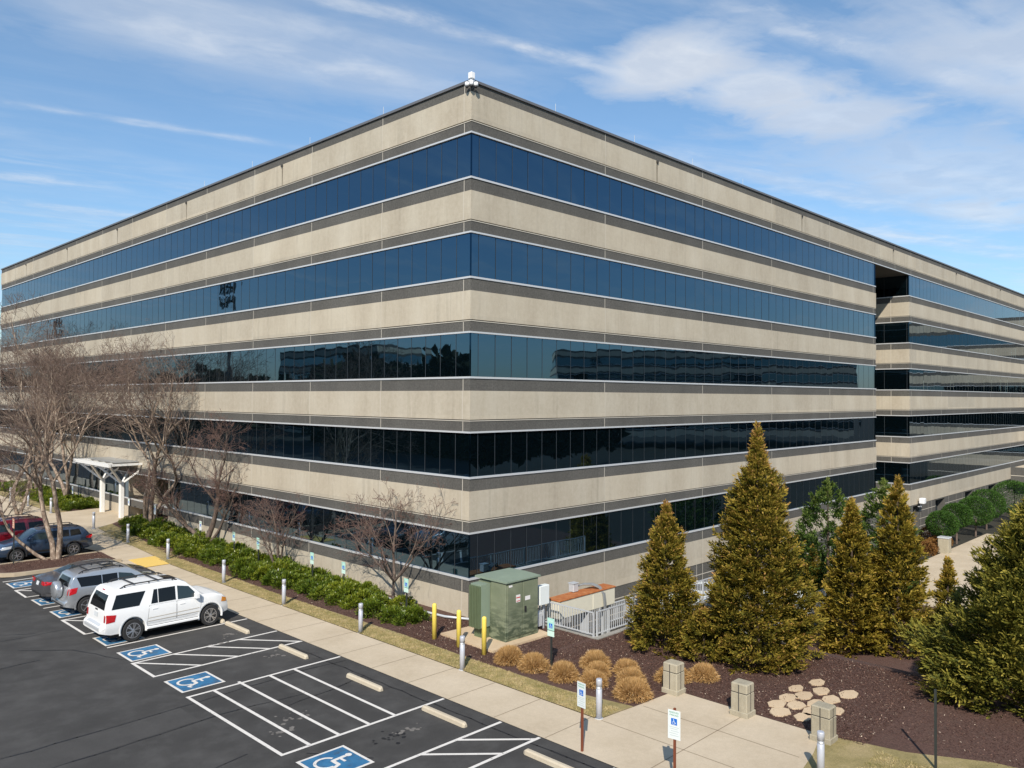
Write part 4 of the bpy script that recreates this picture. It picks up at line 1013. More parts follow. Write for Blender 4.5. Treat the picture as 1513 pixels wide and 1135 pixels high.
SUV=dict(L=4.96,W=1.96,R=.385,wheels=(1.14,4.14),belt=1.13,zb=.33,paint='pwhite',tumble=.80,rear_k=.06,front_k=.16,front_r=.7,rear_r=.25,
 top=[(0,.60),(.05,.68),(.14,.74),(.17,1.12),(.26,1.45),(.42,1.76),(.55,1.83),(1.2,1.875),(2.4,1.885),(3.0,1.84),(3.2,1.76),(3.5,1.52),(3.82,1.25),(3.95,1.21),(4.4,1.18),(4.68,1.10),(4.84,.98),(4.91,.84),(4.96,.60)],
 side_glass=[([(.36,1.20),(1.36,1.20),(1.62,1.66),(.56,1.66)],'glassd'),([(1.80,1.19),(2.06,1.19),(2.06,1.66),(1.93,1.66)],'glassd'),([(2.09,1.19),(2.75,1.19),(2.75,1.66),(2.09,1.66)],'glassd'),([(2.83,1.18),(3.68,1.17),(3.28,1.58),(2.83,1.66)],'glassl')],
 doors=[[(1.66,.52),(2.76,.52),(2.76,1.14),(1.74,1.14)],[(2.80,.52),(3.72,.56),(3.76,1.12),(2.80,1.14)]],
 side_extra=[([(1.68,.70),(3.68,.74),(3.68,.765),(1.68,.725)],'joint'),([(1.68,.585),(3.68,.61),(3.68,.635),(1.68,.61)],'joint')],
 side_lamps=[([(.16,.78),(.46,.80),(.52,1.02),(.17,1.06)],'red'),([(4.60,.82),(4.84,.80),(4.84,.93),(4.64,1.0)],'amber')],
 mirror=(3.52,1.2),
 rear=[([(-.72,1.18),(.72,1.18),(.62,1.66),(-.62,1.66)],'glassd'),([(-.93,.80),(-.80,.80),(-.80,1.04),(-.93,1.02)],'red'),([(.80,.80),(.93,.80),(.93,1.02),(.80,1.04)],'red'),([(-.17,.88),(.17,.88),(.17,1.04),(-.17,1.04)],'plate'),([(-.72,.50),(.72,.50),(.72,.62),(-.72,.62)],'galv'),([(-.13,1.74),(.13,1.74),(.13,1.77),(-.13,1.77)],'red'),([(-.12,1.10),(.12,1.10),(.12,1.15),(-.12,1.15)],'blackp')],
 front=[([(-.42,.66),(.42,.66),(.42,.9),(-.42,.9)],'blackp'),([(-.78,.72),(-.48,.72),(-.48,.92),(-.78,.9)],'lamp'),([(.48,.72),(.78,.72),(.78,.9),(.48,.92)],'lamp')],
 topglass=[('windscreen',[(3.22,-.60),(3.84,-.74),(3.84,.74),(3.22,.60)],'glassl'),('sunroof',[(2.55,-.40),(3.02,-.40),(3.02,.40),(2.55,.40)],'glassd'),('bumper_step',[(.035,-.66),(.125,-.62),(.125,.62),(.035,.66)],'galv')],
 rails=(.75,2.9,.66),crossbars=(1.25,2.15),step=(1.62,3.66),spokes=6,twin=True,cat='car')
car,_,_=make_car('parked_suv','white SUV with black roof rails parked nearest in the accessible row',SUV); place(car,-11.87,7.28,0); car.scale=(.965,1,1.05)
RAV=dict(L=4.45,W=1.84,R=.355,wheels=(.85,3.5),belt=1.07,zb=.30,paint='psilver',tumble=.76,rear_k=.10,rear_r=.4,front_k=.2,front_r=.8,
 top=[(0,.52),(.05,.62),(.12,.70),(.16,1.0),(.24,1.3),(.38,1.58),(.52,1.65),(1.2,1.71),(2.1,1.72),(2.55,1.67),(2.9,1.47),(3.3,1.16),(3.4,1.12),(3.9,1.02),(4.2,.9),(4.36,.76),(4.45,.52)],
 side_glass=[([(.62,1.14),(1.42,1.12),(1.42,1.50),(.48,1.52)],'glassd'),([(1.45,1.12),(2.05,1.11),(2.05,1.50),(1.45,1.50)],'glassd'),([(2.1,1.11),(3.0,1.11),(2.62,1.40),(2.1,1.50)],'glassl')],
 doors=[[(1.2,.5),(2.07,.5),(2.07,1.09),(1.3,1.09)],[(2.1,.5),(3.05,.52),(3.08,1.08),(2.1,1.09)]],
 side_lamps=[([(.17,.86),(.42,.92),(.50,1.14),(.20,1.12)],'red'),([(3.85,.72),(4.2,.70),(4.12,.84),(3.8,.92)],'lamp')],
 mirror=(2.86,1.13),
 rear=[([(-.62,1.16),(.62,1.16),(.52,1.5),(-.52,1.5)],'glassd'),([(-.84,.86),(-.72,.86),(-.70,1.1),(-.82,1.1)],'red'),([(.72,.86),(.84,.86),(.82,1.1),(.70,1.1)],'red'),([(-.7,.42),(.7,.42),(.7,.48),(-.7,.48)],'blackp')],
 front=[([(-.4,.5),(.4,.5),(.4,.66),(-.4,.66)],'blackp')],
 topglass=[('windscreen',[(2.6,-.56),(3.3,-.70),(3.3,.70),(2.6,.56)],'glassl'),('sunroof',[(1.75,-.36),(2.2,-.36),(2.2,.36),(1.75,.36)],'glassd')],
 rails=(.6,2.35,.60),crossbars=(.95,1.65),spokes=5)
car,_,_=make_car('parked_suv','silver compact SUV with a spare wheel on its back, beside the white SUV',RAV); place(car,-11.55,12.3,0)
e=empty('spare_wheel',(.02,.05,.98)); e.parent=car
b=MB(); b.lathe([(.05,-.20),(.26,-.19),(.33,-.16),(.355,-.1),(.355,.06),(.33,.09)],(0,0,0),30,'y'); o=b.build('wheel_cover',M['psilver'],e,smooth=True); o.rotation_euler=(0,0,R_(-90))
SED=dict(L=4.86,W=1.83,R=.335,wheels=(1.03,3.83),belt=.98,zb=.26,paint='pgrey',tumble=.68,rear_k=.14,rear_r=.5,front_k=.2,front_r=.8,
 top=[(0,.60),(.04,.78),(.1,.98),(.5,1.06),(.85,1.12),(1.5,1.37),(1.9,1.44),(2.6,1.46),(3.05,1.40),(3.75,1.05),(3.9,1.0),(4.5,.86),(4.72,.74),(4.86,.5)],
 side_glass=[([(1.12,1.03),(1.5,1.03),(1.7,1.30),(1.5,1.24)],'glassd'),([(1.53,1.03),(2.3,1.02),(2.3,1.35),(1.72,1.31)],'glassd'),([(2.35,1.02),(3.5,1.02),(3.0,1.29),(2.35,1.35)],'glassl')],
 doors=[[(1.45,.42),(2.32,.42),(2.32,.99),(1.36,1.0)],[(2.35,.42),(3.4,.42),(3.46,.98),(2.35,.99)]],
 side_lamps=[([(.10,.82),(.5,.84),(.48,.92),(.08,.96)],'red'),([(4.1,.70),(4.55,.64),(4.5,.76),(4.1,.84)],'lamp')],
 mirror=(3.3,1.03),
 rear=[([(-.86,.80),(-.46,.82),(-.44,.95),(-.84,.96)],'red'),([(.46,.82),(.86,.80),(.84,.96),(.44,.95)],'red'),([(-.16,.74),(.16,.74),(.16,.9),(-.16,.9)],'plate'),([(-.6,.34),(.6,.34),(.6,.45),(-.6,.45)],'blackp')],
 front=[([(-.4,.4),(.4,.4),(.4,.6),(-.4,.6)],'blackp')],
 topglass=[('rear_window',[(.9,-.62),(1.5,-.54),(1.5,.54),(.9,.62)],'glassl'),('windscreen',[(3.1,-.54),(3.72,-.68),(3.72,.68),(3.1,.54)],'glassl')],
 spokes=5)
car,_,_=make_car('parked_sedan','dark grey sedan parked beside the mulch island',SED); place(car,-11.6,14.95,0)
OUT=dict(L=4.78,W=1.82,R=.345,wheels=(1.02,3.76),belt=1.03,zb=.32,paint='pblue',tumble=.76,rear_k=.12,rear_r=.45,front_k=.22,front_r=.8,
 top=[(0,.55),(.05,.7),(.12,1.02),(.3,1.28),(.5,1.5),(.7,1.56),(1.5,1.61),(2.4,1.60),(2.75,1.54),(3.1,1.36),(3.6,1.08),(3.7,1.05),(4.3,.94),(4.6,.80),(4.78,.52)],
 side_glass=[([(.62,1.12),(1.18,1.09),(1.18,1.42),(.72,1.42)],'glassd'),([(1.25,1.09),(2.1,1.08),(2.1,1.45),(1.25,1.43)],'glassd'),([(2.15,1.08),(3.35,1.06),(2.85,1.38),(2.15,1.45)],'glassl')],
 doors=[[(1.25,.5),(2.12,.5),(2.12,1.04),(1.22,1.06)],[(2.15,.5),(3.28,.5),(3.32,1.02),(2.15,1.04)]],
 side_extra=[([(1.3,.42),(3.3,.42),(3.3,.52),(1.3,.52)],'blackp')],
 side_lamps=[([(.10,.86),(.42,.90),(.40,1.0),(.10,1.1)],'red'),([(4.05,.76),(4.5,.70),(4.42,.84),(4.0,.90)],'lamp')],
 mirror=(3.12,1.08),
 rear=[([(-.6,1.1),(.6,1.1),(.5,1.42),(-.5,1.42)],'glassd'),([(-.82,.88),(-.58,.88),(-.58,1.06),(-.8,1.08)],'red'),([(.58,.88),(.82,.88),(.8,1.08),(.58,1.06)],'red'),([(-.16,.8),(.16,.8),(.16,.94),(-.16,.94)],'plate')],
 front=[([(-.4,.55),(.4,.55),(.4,.75),(-.4,.75)],'blackp'),([(-.75,.64),(-.45,.6),(-.45,.78),(-.75,.8)],'lamp'),([(.45,.6),(.75,.64),(.75,.8),(.45,.78)],'lamp')],
 topglass=[('windscreen',[(2.78,-.58),(3.58,-.70),(3.58,.70),(2.78,.58)],'glassl')],
 rails=(.65,2.55,.60),crossbars=(),spokes=6,archmat='blackp')
car,_,_=make_car('parked_wagon','slate blue estate car parked nose out behind the island tree',OUT); place(car,-6.32,24.95,math.pi)
EXP=dict(SUV); EXP.update(L=5.0,W=1.98,R=.38,paint='pred',rear_k=.1,rear_r=.4,top=[(0,.60),(.05,.72),(.12,1.05),(.35,1.5),(.5,1.7),(.65,1.74),(1.4,1.79),(2.4,1.79),(2.9,1.72),(3.25,1.48),(3.65,1.2),(3.8,1.16),(4.4,1.08),(4.75,.95),(4.92,.8),(5.0,.55)],
 side_glass=[([(.42,1.17),(1.25,1.17),(1.3,1.55),(.60,1.58)],'glassd'),([(1.42,1.17),(2.1,1.17),(2.1,1.6),(1.48,1.58)],'glassd'),([(2.2,1.17),(3.3,1.15),(2.95,1.5),(2.2,1.6)],'glassl')],
 doors=[[(1.35,.5),(2.15,.5),(2.15,1.12),(1.38,1.13)],[(2.18,.5),(3.3,.5),(3.35,1.1),(2.18,1.12)]],side_extra=[([(1.3,.44),(3.5,.44),(3.5,.49),(1.3,.49)],'chrome')],
 side_lamps=[([(.12,.95),(.38,.96),(.34,1.2),(.16,1.2)],'red'),([(4.4,.82),(4.8,.78),(4.74,.94),(4.36,1.0)],'lamp')],wheels=(1.05,3.9),mirror=(3.25,1.16),rails=(.7,2.8,.66),crossbars=(),step=None,chromeh=True,
 topglass=[('windscreen',[(2.95,-.60),(3.62,-.74),(3.62,.74),(2.95,.60)],'glassl')],rear=[([(-.66,1.2),(.66,1.2),(.58,1.56),(-.58,1.56)],'glassd'),([(-.9,.95),(-.72,.95),(-.7,1.2),(-.86,1.2)],'red'),([(.72,.95),(.9,.95),(.86,1.2),(.7,1.2)],'red')])
car,_,_=make_car('parked_suv','maroon red SUV parked beyond the slate blue estate car',EXP); place(car,-7.45,28.1,math.pi)
BLK=dict(SED); BLK.update(paint='pblack'); car,_,_=make_car('parked_sedan','black car just showing at the left edge of the photo',BLK); place(car,-8.0,38.5,math.pi); black=car
# cars across the aisle: behind the camera, seen mirrored in the lower windows
allcars=[o for o in COL.objects if o.parent is None and o.name.startswith('parked_')]
far=[(-27.5,-2,'white'),(-27.5,4,''),(-27.5,9.5,''),(-27.5,15,''),(-27.5,20.5,''),(-27.5,31,''),(-43,2,''),(-43,12,''),(-43,24,''),(-43,34,'')]
desc=['white SUV','silver compact SUV','dark grey sedan','slate blue estate','maroon red SUV','black sedan']
for i,(x,y,_) in enumerate(far):
    k=(i*2+1)%6 if i<5 else (i*3+i//2)%6; c=copy_tree(allcars[k]); c.location=(x,y,gz(x,y)); c.rotation_euler=(0,0,math.pi if x>-40 else 0)
    tag(c,desc[k]+' parked in the '+('near' if x>-40 else 'far')+' row across the aisle, place %s from the right'%(['one','two','three','four','five','six','one','two','three','four'][i]),'car','cars parked across the aisle')

# ------------------------------------------------------------------ evergreens
def conifer(name,label,loc,H,rad,mat,n,seed,prof=None,spray=(.16,.30),base=.0,group=None,loose=0.0,top_loose=.22,cat='conifer',lumpk=1.0,width=.42,tipd=.5,droop=.0):
    rs=np.random.RandomState(seed); e=empty(name,loc); tag(e,label,cat,group)
    prof=prof or (lambda t: np.minimum(1,(1-t)/.85)**.85*np.minimum(1,.80+t*2.2))
    # crown made of many overlapping boughs, each a fan of flattened sprays
    k=34; nb=int(n/k); t=rs.beta(1.0,1.45,nb); r=prof(t)*rad; a=rs.uniform(0,2*np.pi,nb); ph=rs.uniform(0,6.28,6)
    lump=1+lumpk*(.10*np.sin(a*3+t*9+ph[0])+.08*np.sin(a*5-t*17+ph[1])+rs.normal(0,.05,nb))
    bl=(.07+.40*(r/rad))*rad**.4*rs.uniform(.65,1.35,nb)
    br=np.maximum(r*lump*(1-.35*rs.rand(nb)**2)-bl*.75,0)
    bc=np.stack([br*np.cos(a),br*np.sin(a),base+t*(H-base)],1)
    up=(.35+.9*t+rs.normal(0,.22,nb)-droop)
    Bd=norm(np.stack([np.cos(a)+rs.normal(0,.25,nb),np.sin(a)+rs.normal(0,.25,nb),up],1))
    idx=np.repeat(np.arange(nb),k); m=len(idx); u=rs.rand(m)**.8
    side=norm(np.cross(Bd,np.array([0,0,1.])+rs.normal(0,.25,(nb,3))))[idx]; sd=rs.uniform(-1,1,m)
    P=bc[idx]+Bd[idx]*(bl[idx]*u)[:,None]+side*(sd*bl[idx]*.38*(1.1-u*.7))[:,None]+rs.normal(0,.025,(m,3))
    P[:,2]-=(u*(1-u))*bl[idx]*.3
    tt=np.clip((P[:,2]-base)/(H-base),0,1)
    D=norm(Bd[idx]+side*sd[:,None]*.9+rs.normal(0,.28,(m,3)))
    Nn=norm(np.cross(side,Bd[idx])+rs.normal(0,.45,(m,3)))
    L=rs.uniform(spray[0],spray[1],m)*(.8+.3*(1-tt)); W=L*rs.uniform(width*.7,width*1.2,m)
    P[:,2]=np.maximum(P[:,2],base+.03)
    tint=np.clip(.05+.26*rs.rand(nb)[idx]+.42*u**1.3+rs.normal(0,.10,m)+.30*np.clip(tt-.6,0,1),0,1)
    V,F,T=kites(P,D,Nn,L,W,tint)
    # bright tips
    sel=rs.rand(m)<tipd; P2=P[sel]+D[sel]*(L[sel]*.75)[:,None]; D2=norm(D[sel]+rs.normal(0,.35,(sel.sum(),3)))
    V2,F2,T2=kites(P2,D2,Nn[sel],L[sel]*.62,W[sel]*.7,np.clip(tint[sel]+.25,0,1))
    # leader and thin top
    q=int(130*H**.5); z=rs.uniform(.84,1.03,q)*H; an=np.floor(rs.uniform(0,9,q))/9*6.28+z*5; lr=(H*1.05-z)*.26*rs.rand(q)
    P3=np.stack([lr*np.cos(an),lr*np.sin(an),z],1); D3=norm(np.stack([np.cos(an),np.sin(an),rs.uniform(.6,1.8,q)],1))
    V3,F3,T3=kites(P3,D3,norm(np.cross(D3,rs.normal(0,1,(q,3)))),rs.uniform(.07,.15,q)*1.2,rs.uniform(.03,.06,q),np.clip(rs.normal(.9,.1,q),0,1))
    V=np.concatenate([V,V2,V3]); F=np.concatenate([F,F2+len(T),F3+len(T)+len(T2)]); T=np.concatenate([T,T2,T3])
    link('crown',np_mesh('crown',V,F,T),mat,e)
    b=MB(); b.tube([(0,0,-.3),(0,0,H*.5),(0,0,H*.97)],[.03*H**.7,.018*H**.7,.008],7); b.build('trunk',M['trunk'],e); return e
def pr_arb(t): return np.interp(t,[0,.05,.18,.32,.4,.54,.63,.76,.85,.93,1],[.93,1,.97,.85,.76,.57,.46,.42,.28,.09,.02])
def pr_gold(t): return np.interp(t,[0,.08,.25,.5,.65,.8,.9,.96,1],[.9,1,.93,.72,.55,.38,.22,.10,.03])
def pr_tall(t): return np.interp(t,[0,.11,.22,.36,.47,.55,.66,.77,.82,.88,.93,.99,1],[.93,.98,.90,.78,.70,.62,.47,.40,.23,.12,.08,.03,.01])
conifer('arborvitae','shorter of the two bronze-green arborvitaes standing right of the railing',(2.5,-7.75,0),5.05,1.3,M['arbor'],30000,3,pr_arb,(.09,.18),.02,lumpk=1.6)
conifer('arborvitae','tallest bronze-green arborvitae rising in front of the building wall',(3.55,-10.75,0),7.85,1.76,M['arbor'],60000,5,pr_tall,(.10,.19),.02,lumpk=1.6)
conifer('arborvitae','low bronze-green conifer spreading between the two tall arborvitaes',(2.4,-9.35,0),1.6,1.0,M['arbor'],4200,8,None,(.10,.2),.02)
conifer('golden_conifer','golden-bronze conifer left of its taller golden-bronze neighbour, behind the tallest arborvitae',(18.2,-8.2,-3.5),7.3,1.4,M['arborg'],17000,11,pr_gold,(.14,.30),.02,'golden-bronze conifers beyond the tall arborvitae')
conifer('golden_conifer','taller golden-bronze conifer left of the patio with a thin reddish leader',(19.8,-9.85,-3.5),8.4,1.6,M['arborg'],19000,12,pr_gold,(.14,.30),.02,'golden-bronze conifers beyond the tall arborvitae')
def pr_h(t): return np.interp(t,[0,.15,.35,.6,.78,.9,1],[.75,.95,1,.88,.62,.35,.08])
conifer('evergreen_tree','dark green loose-crowned evergreen against the wall behind the golden-bronze conifer',(24.4,-4.4,-3.5),7.6,2.1,M['holly'],20000,21,pr_h,(.12,.26),.2,'dark green evergreens by the wall',cat='tree')
conifer('evergreen_tree','dark green loose-crowned evergreen between the two golden-bronze conifers',(26.2,-6.9,-3.5),7.6,1.9,M['holly'],16000,22,pr_h,(.12,.26),.2,'dark green evergreens by the wall',cat='tree')
conifer('dwarf_conifer','small neat orange-green cone-shaped conifer at the foot of the wall',(22.9,-4.15,-3.5),3.95,1.3,M['arborg'],9000,31,lambda t:np.clip(1-t,0,1)**.8,(.08,.15),.02,cat='shrub')
conifer('rusty_conifer','small rust-coloured conifer just left of the big cypress',(8.9,-15.2,gz(8.9,-15.2)),4.2,.85,M['arborg'],7000,33,pr_arb,(.1,.22),.02)
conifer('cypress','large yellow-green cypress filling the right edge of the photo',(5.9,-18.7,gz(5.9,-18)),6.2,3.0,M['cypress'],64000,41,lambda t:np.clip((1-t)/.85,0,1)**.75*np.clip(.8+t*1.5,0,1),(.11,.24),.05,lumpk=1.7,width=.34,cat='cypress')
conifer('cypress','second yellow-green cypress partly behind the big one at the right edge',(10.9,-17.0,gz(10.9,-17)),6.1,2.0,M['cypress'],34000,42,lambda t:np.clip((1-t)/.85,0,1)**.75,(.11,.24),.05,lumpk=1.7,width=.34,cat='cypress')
# clipped topiary balls on the lower terrace
def topiary(x,y,z,r,h,label,mat='box',n=7000,trunk=True,group='clipped round shrubs by the far wall'):
    e=empty('topiary',(x,y,z)); tag(e,label,'topiary',group); rs=np.random.RandomState(int(x*10)%997)
    d=norm(rs.normal(0,1,(n,3))); P=d*r*rs.uniform(.86,1.02,(n,1))*np.array([1,1,.86]); P[:,2]+=h
    D=norm(d+rs.normal(0,.5,(n,3))+np.array([0,0,.4])); V,F,T=kites(P,D,norm(rs.normal(0,1,(n,3))),rs.uniform(.08,.16,n),rs.uniform(.05,.09,n),np.clip(rs.normal(.5,.22,n),0,1))
    link('crown',np_mesh('crown',V,F,T),M[mat],e)
    if trunk:
        b=MB(); b.tube([(0,0,-.1),(.05,0,h-r*.5)],[.09,.06],7); b.build('trunk',M['bark'],e)
topiary(50.4,-3.0,-3.5,1.2,2.15,'round clipped green ball directly behind the grey pillar')
topiary(54.6,-2.9,-3.5,1.2,2.4,'round clipped green ball just right of the first one')
topiary(60.0,-3.0,-3.5,1.5,2.3,'wide clipped green ball in the middle of the row')
topiary(65.2,-2.6,-3.5,1.6,2.4,'clipped green ball next to the big cypress top')
topiary(71.5,-3.4,-3.5,1.9,2.6,'last and largest clipped green mound near the projecting porch')
topiary(52.0,-1.7,-3.5,.95,.8,'brown domed shrub between the wall and the first clipped ball','rustbush',3000,False,None)
b=MB(); b.bbox(-.4,.4,-.4,.4,0,1.2,.04); e=empty('litter_pillar',(49.0,-3.55,-3.47)); tag(e,'square grey pillar-shaped bin on the pale patio','litter bin'); b.build('bin_body',M['oldconc'],e); b=MB(); b.bbox(-.43,.43,-.43,.43,1.2,1.3,.03); b.build('bin_lid',M['galv'],e)
for k in range(5):
    topiary(47.6+1.35*k*.9,-2.6+.05*k,-3.5,.75,.35,'low brown clipped shrub in the hedge at the patio edge','rustbush',1400,False,'low brown hedge shrubs at the patio edge')

# ------------------------------------------------------------------ broadleaf hedge shrubs
def shrub_mesh(seed):
    rs=np.random.RandomState(seed); n=1500
    k=42; c=norm(rs.normal(0,1,(k,3))); c[:,2]=np.abs(c[:,2])*.9+.05; C=c*rs.uniform(.62,1.0,(k,1))*np.array([.62,.62,.56])
    idx=rs.randint(0,k,n); d=norm(rs.normal(0,1,(n,3))); P=C[idx]+d*.13*rs.rand(n,1)**.4
    D=norm(d*.8+c[idx]*.6+np.array([0,0,.35])); N_=norm(D*.2+np.array([0,0,1])+rs.normal(0,.45,(n,3)))
    P[:,2]=np.maximum(P[:,2],.02)
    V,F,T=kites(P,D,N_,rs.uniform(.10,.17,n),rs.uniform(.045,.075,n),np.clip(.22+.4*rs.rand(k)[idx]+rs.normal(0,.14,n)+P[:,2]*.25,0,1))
    return np_mesh('foliage',V,F,T)
SH=[shrub_mesh(s) for s in range(6)]
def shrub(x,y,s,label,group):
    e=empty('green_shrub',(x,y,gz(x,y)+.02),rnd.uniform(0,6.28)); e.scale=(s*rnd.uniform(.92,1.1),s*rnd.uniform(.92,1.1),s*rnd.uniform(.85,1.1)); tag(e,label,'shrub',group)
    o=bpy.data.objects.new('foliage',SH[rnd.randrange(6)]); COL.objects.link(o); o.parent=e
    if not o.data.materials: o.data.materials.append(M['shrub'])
g1='green shrubs massed along the wall'; 
y=1.0
while y<33.2:
    f=(y-1)/32
    for x in ([-2.35,-1.65] if y<2.2 else [-2.45,-1.7,-.95]) if y<13 else [-2.4,-1.6,-.8]:
        if y>30 and x<-2: continue
        if abs(x+.95)<.3 and abs(y-3.7)<.7: continue
        if rnd.random()<.06: continue
        shrub(x+rnd.uniform(-.16,.16)+(.15 if y>25 else 0),y+rnd.uniform(-.24,.24),rnd.uniform(.78,1.1),'leafy green shrub in the long massed bed between the walk and the wall',g1)
    y+=.98
y=42.0
while y<62:
    for x in (-2.0,-1.1,-.4): shrub(x+rnd.uniform(-.15,.15),y+rnd.uniform(-.2,.2),rnd.uniform(.95,1.15),'leafy green shrub in the bed beyond the entrance canopy','green shrubs beyond the entrance')
    y+=1.2

# ------------------------------------------------------------------ dry ornamental grass clumps
def grass_clump(x,y,rx,ry,h,label,seed):
    rs=np.random.RandomState(seed); n=4200; seed=seed; rx*=.90; ry*=.88; h*=.86; e=empty('ornamental_grass',(x,y,gz(x,y)),rs.rand()*3); tag(e,label,'grass clump','dry ornamental grass clumps in the mulch')
    a=rs.uniform(0,6.28,n); q=rs.rand(n)**.42; tx=q*np.cos(a); ty=q*np.sin(a)
    top=np.sqrt(np.clip(1-q**4.5,0,1))*h
    # blades from the middle arching out to the clipped dome surface
    fr=rs.uniform(.35,.85,n); lob=1+.12*np.sin(a*2+seed)+.08*np.sin(a*5+seed*2); tx*=lob; ty*=lob; B=np.stack([tx*rx*fr,ty*ry*fr,top*fr*.75],1); T=np.stack([tx*rx,ty*ry,top],1)+rs.normal(0,.022,(n,3)); T[:,2]=np.maximum(T[:,2]-.10*(q>.75)*rs.rand(n),.01)
    D=T-B; L=np.maximum(np.linalg.norm(D,axis=1),.10)*rs.uniform(.92,1.10,n)
    D=norm(D)+rs.normal(0,.20,(n,3)); V,F,Tn=kites(B,D,norm(rs.normal(0,1,(n,3))),L,rs.uniform(.010,.022,n),np.clip(rs.normal(.5,.22,n),0,1))
    m=1500; q2=rs.uniform(.7,1,m); a2=rs.uniform(0,6.28,m); B2=np.stack([q2*np.cos(a2)*rx,q2*np.sin(a2)*ry,rs.uniform(.03,.7,m)*h*np.sqrt(1-q2**3.2*.95)+.02],1)
    D2=norm(np.stack([np.cos(a2),np.sin(a2),rs.uniform(-1.1,.6,m)],1)+rs.normal(0,.3,(m,3))); V2,F2,T2=kites(B2,D2,norm(rs.normal(0,1,(m,3))),rs.uniform(.08,.2,m),rs.uniform(.01,.02,m),np.clip(rs.normal(.45,.25,m),0,1))
    link('blades',np_mesh('blades',np.concatenate([V,V2]),np.concatenate([F,F2+len(Tn)]),np.concatenate([Tn,T2])),M['strawm'],e)
for k,(x,y,rx,ry,h,l) in enumerate([(-2.7,-4.95,.50,.5,.62,'at the foot of the right yellow bollard'),(-2.65,-6.05,.50,.45,.62,'between the first clump and the mint sign'),(-2.6,-7.3,.50,.45,.62,'just right of the mint sign post'),(-2.35,-8.3,.42,.42,.5,'behind and left of the light bollard at the grass corner'),(-1.55,-7.85,.42,.40,.48,'middle of the left column of three clumps'),(-.95,-7.25,.58,.52,.56,'broadest clump, farthest back near the railing'),(-2.3,-9.75,.62,.58,.62,'largest clump, nearest the walk'),(-1.35,-9.0,.46,.42,.5,'right behind the largest clump'),(-.75,-8.4,.44,.4,.5,'between the back clump and the shorter arborvitae'),(-.25,-9.85,.42,.62,.52,'half hidden behind the first concrete pier'),(.55,-10.45,.45,.45,.55,'to the right of the first concrete pier, alone near the tallest arborvitae')]):
    grass_clump(x,y,rx,ry,h,'dry tan grass clump '+l,60+k)

# ------------------------------------------------------------------ turf blades and mulch chips
rs=np.random.RandomState(4)
def scatter_blades(regions,n,mat,name,label):
    P=[]
    for (x0,x1,y0,y1,w) in regions:
        k=int(n*w); P.append(np.stack([rs.uniform(x0,x1,k),rs.uniform(y0,y1,k)],1))
    P=np.concatenate(P); z=np.array([gz(x,y) for x,y in P])+.02; m=len(P)
    clump=np.sin(P[:,0]*7+np.sin(P[:,1]*5)*2)*np.sin(P[:,1]*6.1+P[:,0]*2)
    D=norm(np.stack([rs.normal(0,.7,m),rs.normal(0,.7,m),np.ones(m)],1)); V,F,T=kites(np.column_stack([P,z]),D,norm(rs.normal(0,1,(m,3))),rs.uniform(.03,.075,m)*(1+.35*clump),rs.uniform(.008,.016,m),np.clip(.5+.30*clump+rs.normal(0,.2,m),0,1))
    o=link(name,np_mesh(name,V,F,T),mat); tag(o,label,'grass',kind='stuff')
scatter_blades([(-4.38,-3.42,-10.1,0,.30),(-4.38,-3.5,0,10,.26),(-4.38,-3.45,10,20,.22),(-4.1,-3.0,20,30,.1),(-3.6,-1.0,-19.5,-16.4,.14)],70000,M['turfb'],'turf_grass','short straw-coloured winter grass in the strip beside the walk')
def chips(regions,n):
    P=[]
    for (x0,x1,y0,y1,w) in regions: k=int(n*w); P.append(np.stack([rs.uniform(x0,x1,k),rs.uniform(y0,y1,k)],1))
    P=np.concatenate(P); z=np.array([gz(x,y) for x,y in P])+.027; m=len(P)
    isl=(P[:,0]<-6); z[isl]=.155+.35*0+np.array([gz(x,y) for x,y in P[isl]])-.0 if isl.any() else z[isl]
    D=norm(np.stack([rs.normal(0,1,m),rs.normal(0,1,m),rs.normal(.1,.25,m)],1)); N_=norm(np.stack([rs.normal(0,.3,m),rs.normal(0,.3,m),np.ones(m)],1))
    V,F,T=kites(np.column_stack([P,z]),D,N_,rs.uniform(.03,.09,m),rs.uniform(.01,.028,m),np.clip(np.abs(rs.normal(.1,.38,m)),0,1))
    o=link('mulch_chips',np_mesh('mulch_chips',V,F,T),M['chips']); tag(o,'loose brown bark chips covering the planting beds','mulch',kind='stuff')
chips([(-3.35,0,-1,.8,.06),(-3.3,1.4,-5.2,-1,.14),(-2.9,4.5,-10.2,-5.4,.30),(-.9,6,-16,-10.2,.30),(.3,6,-22,-16,.07),(-3.45,-2.4,1,28,.10),(-11.2,-6.3,21.2,23.4,.05)],110000)

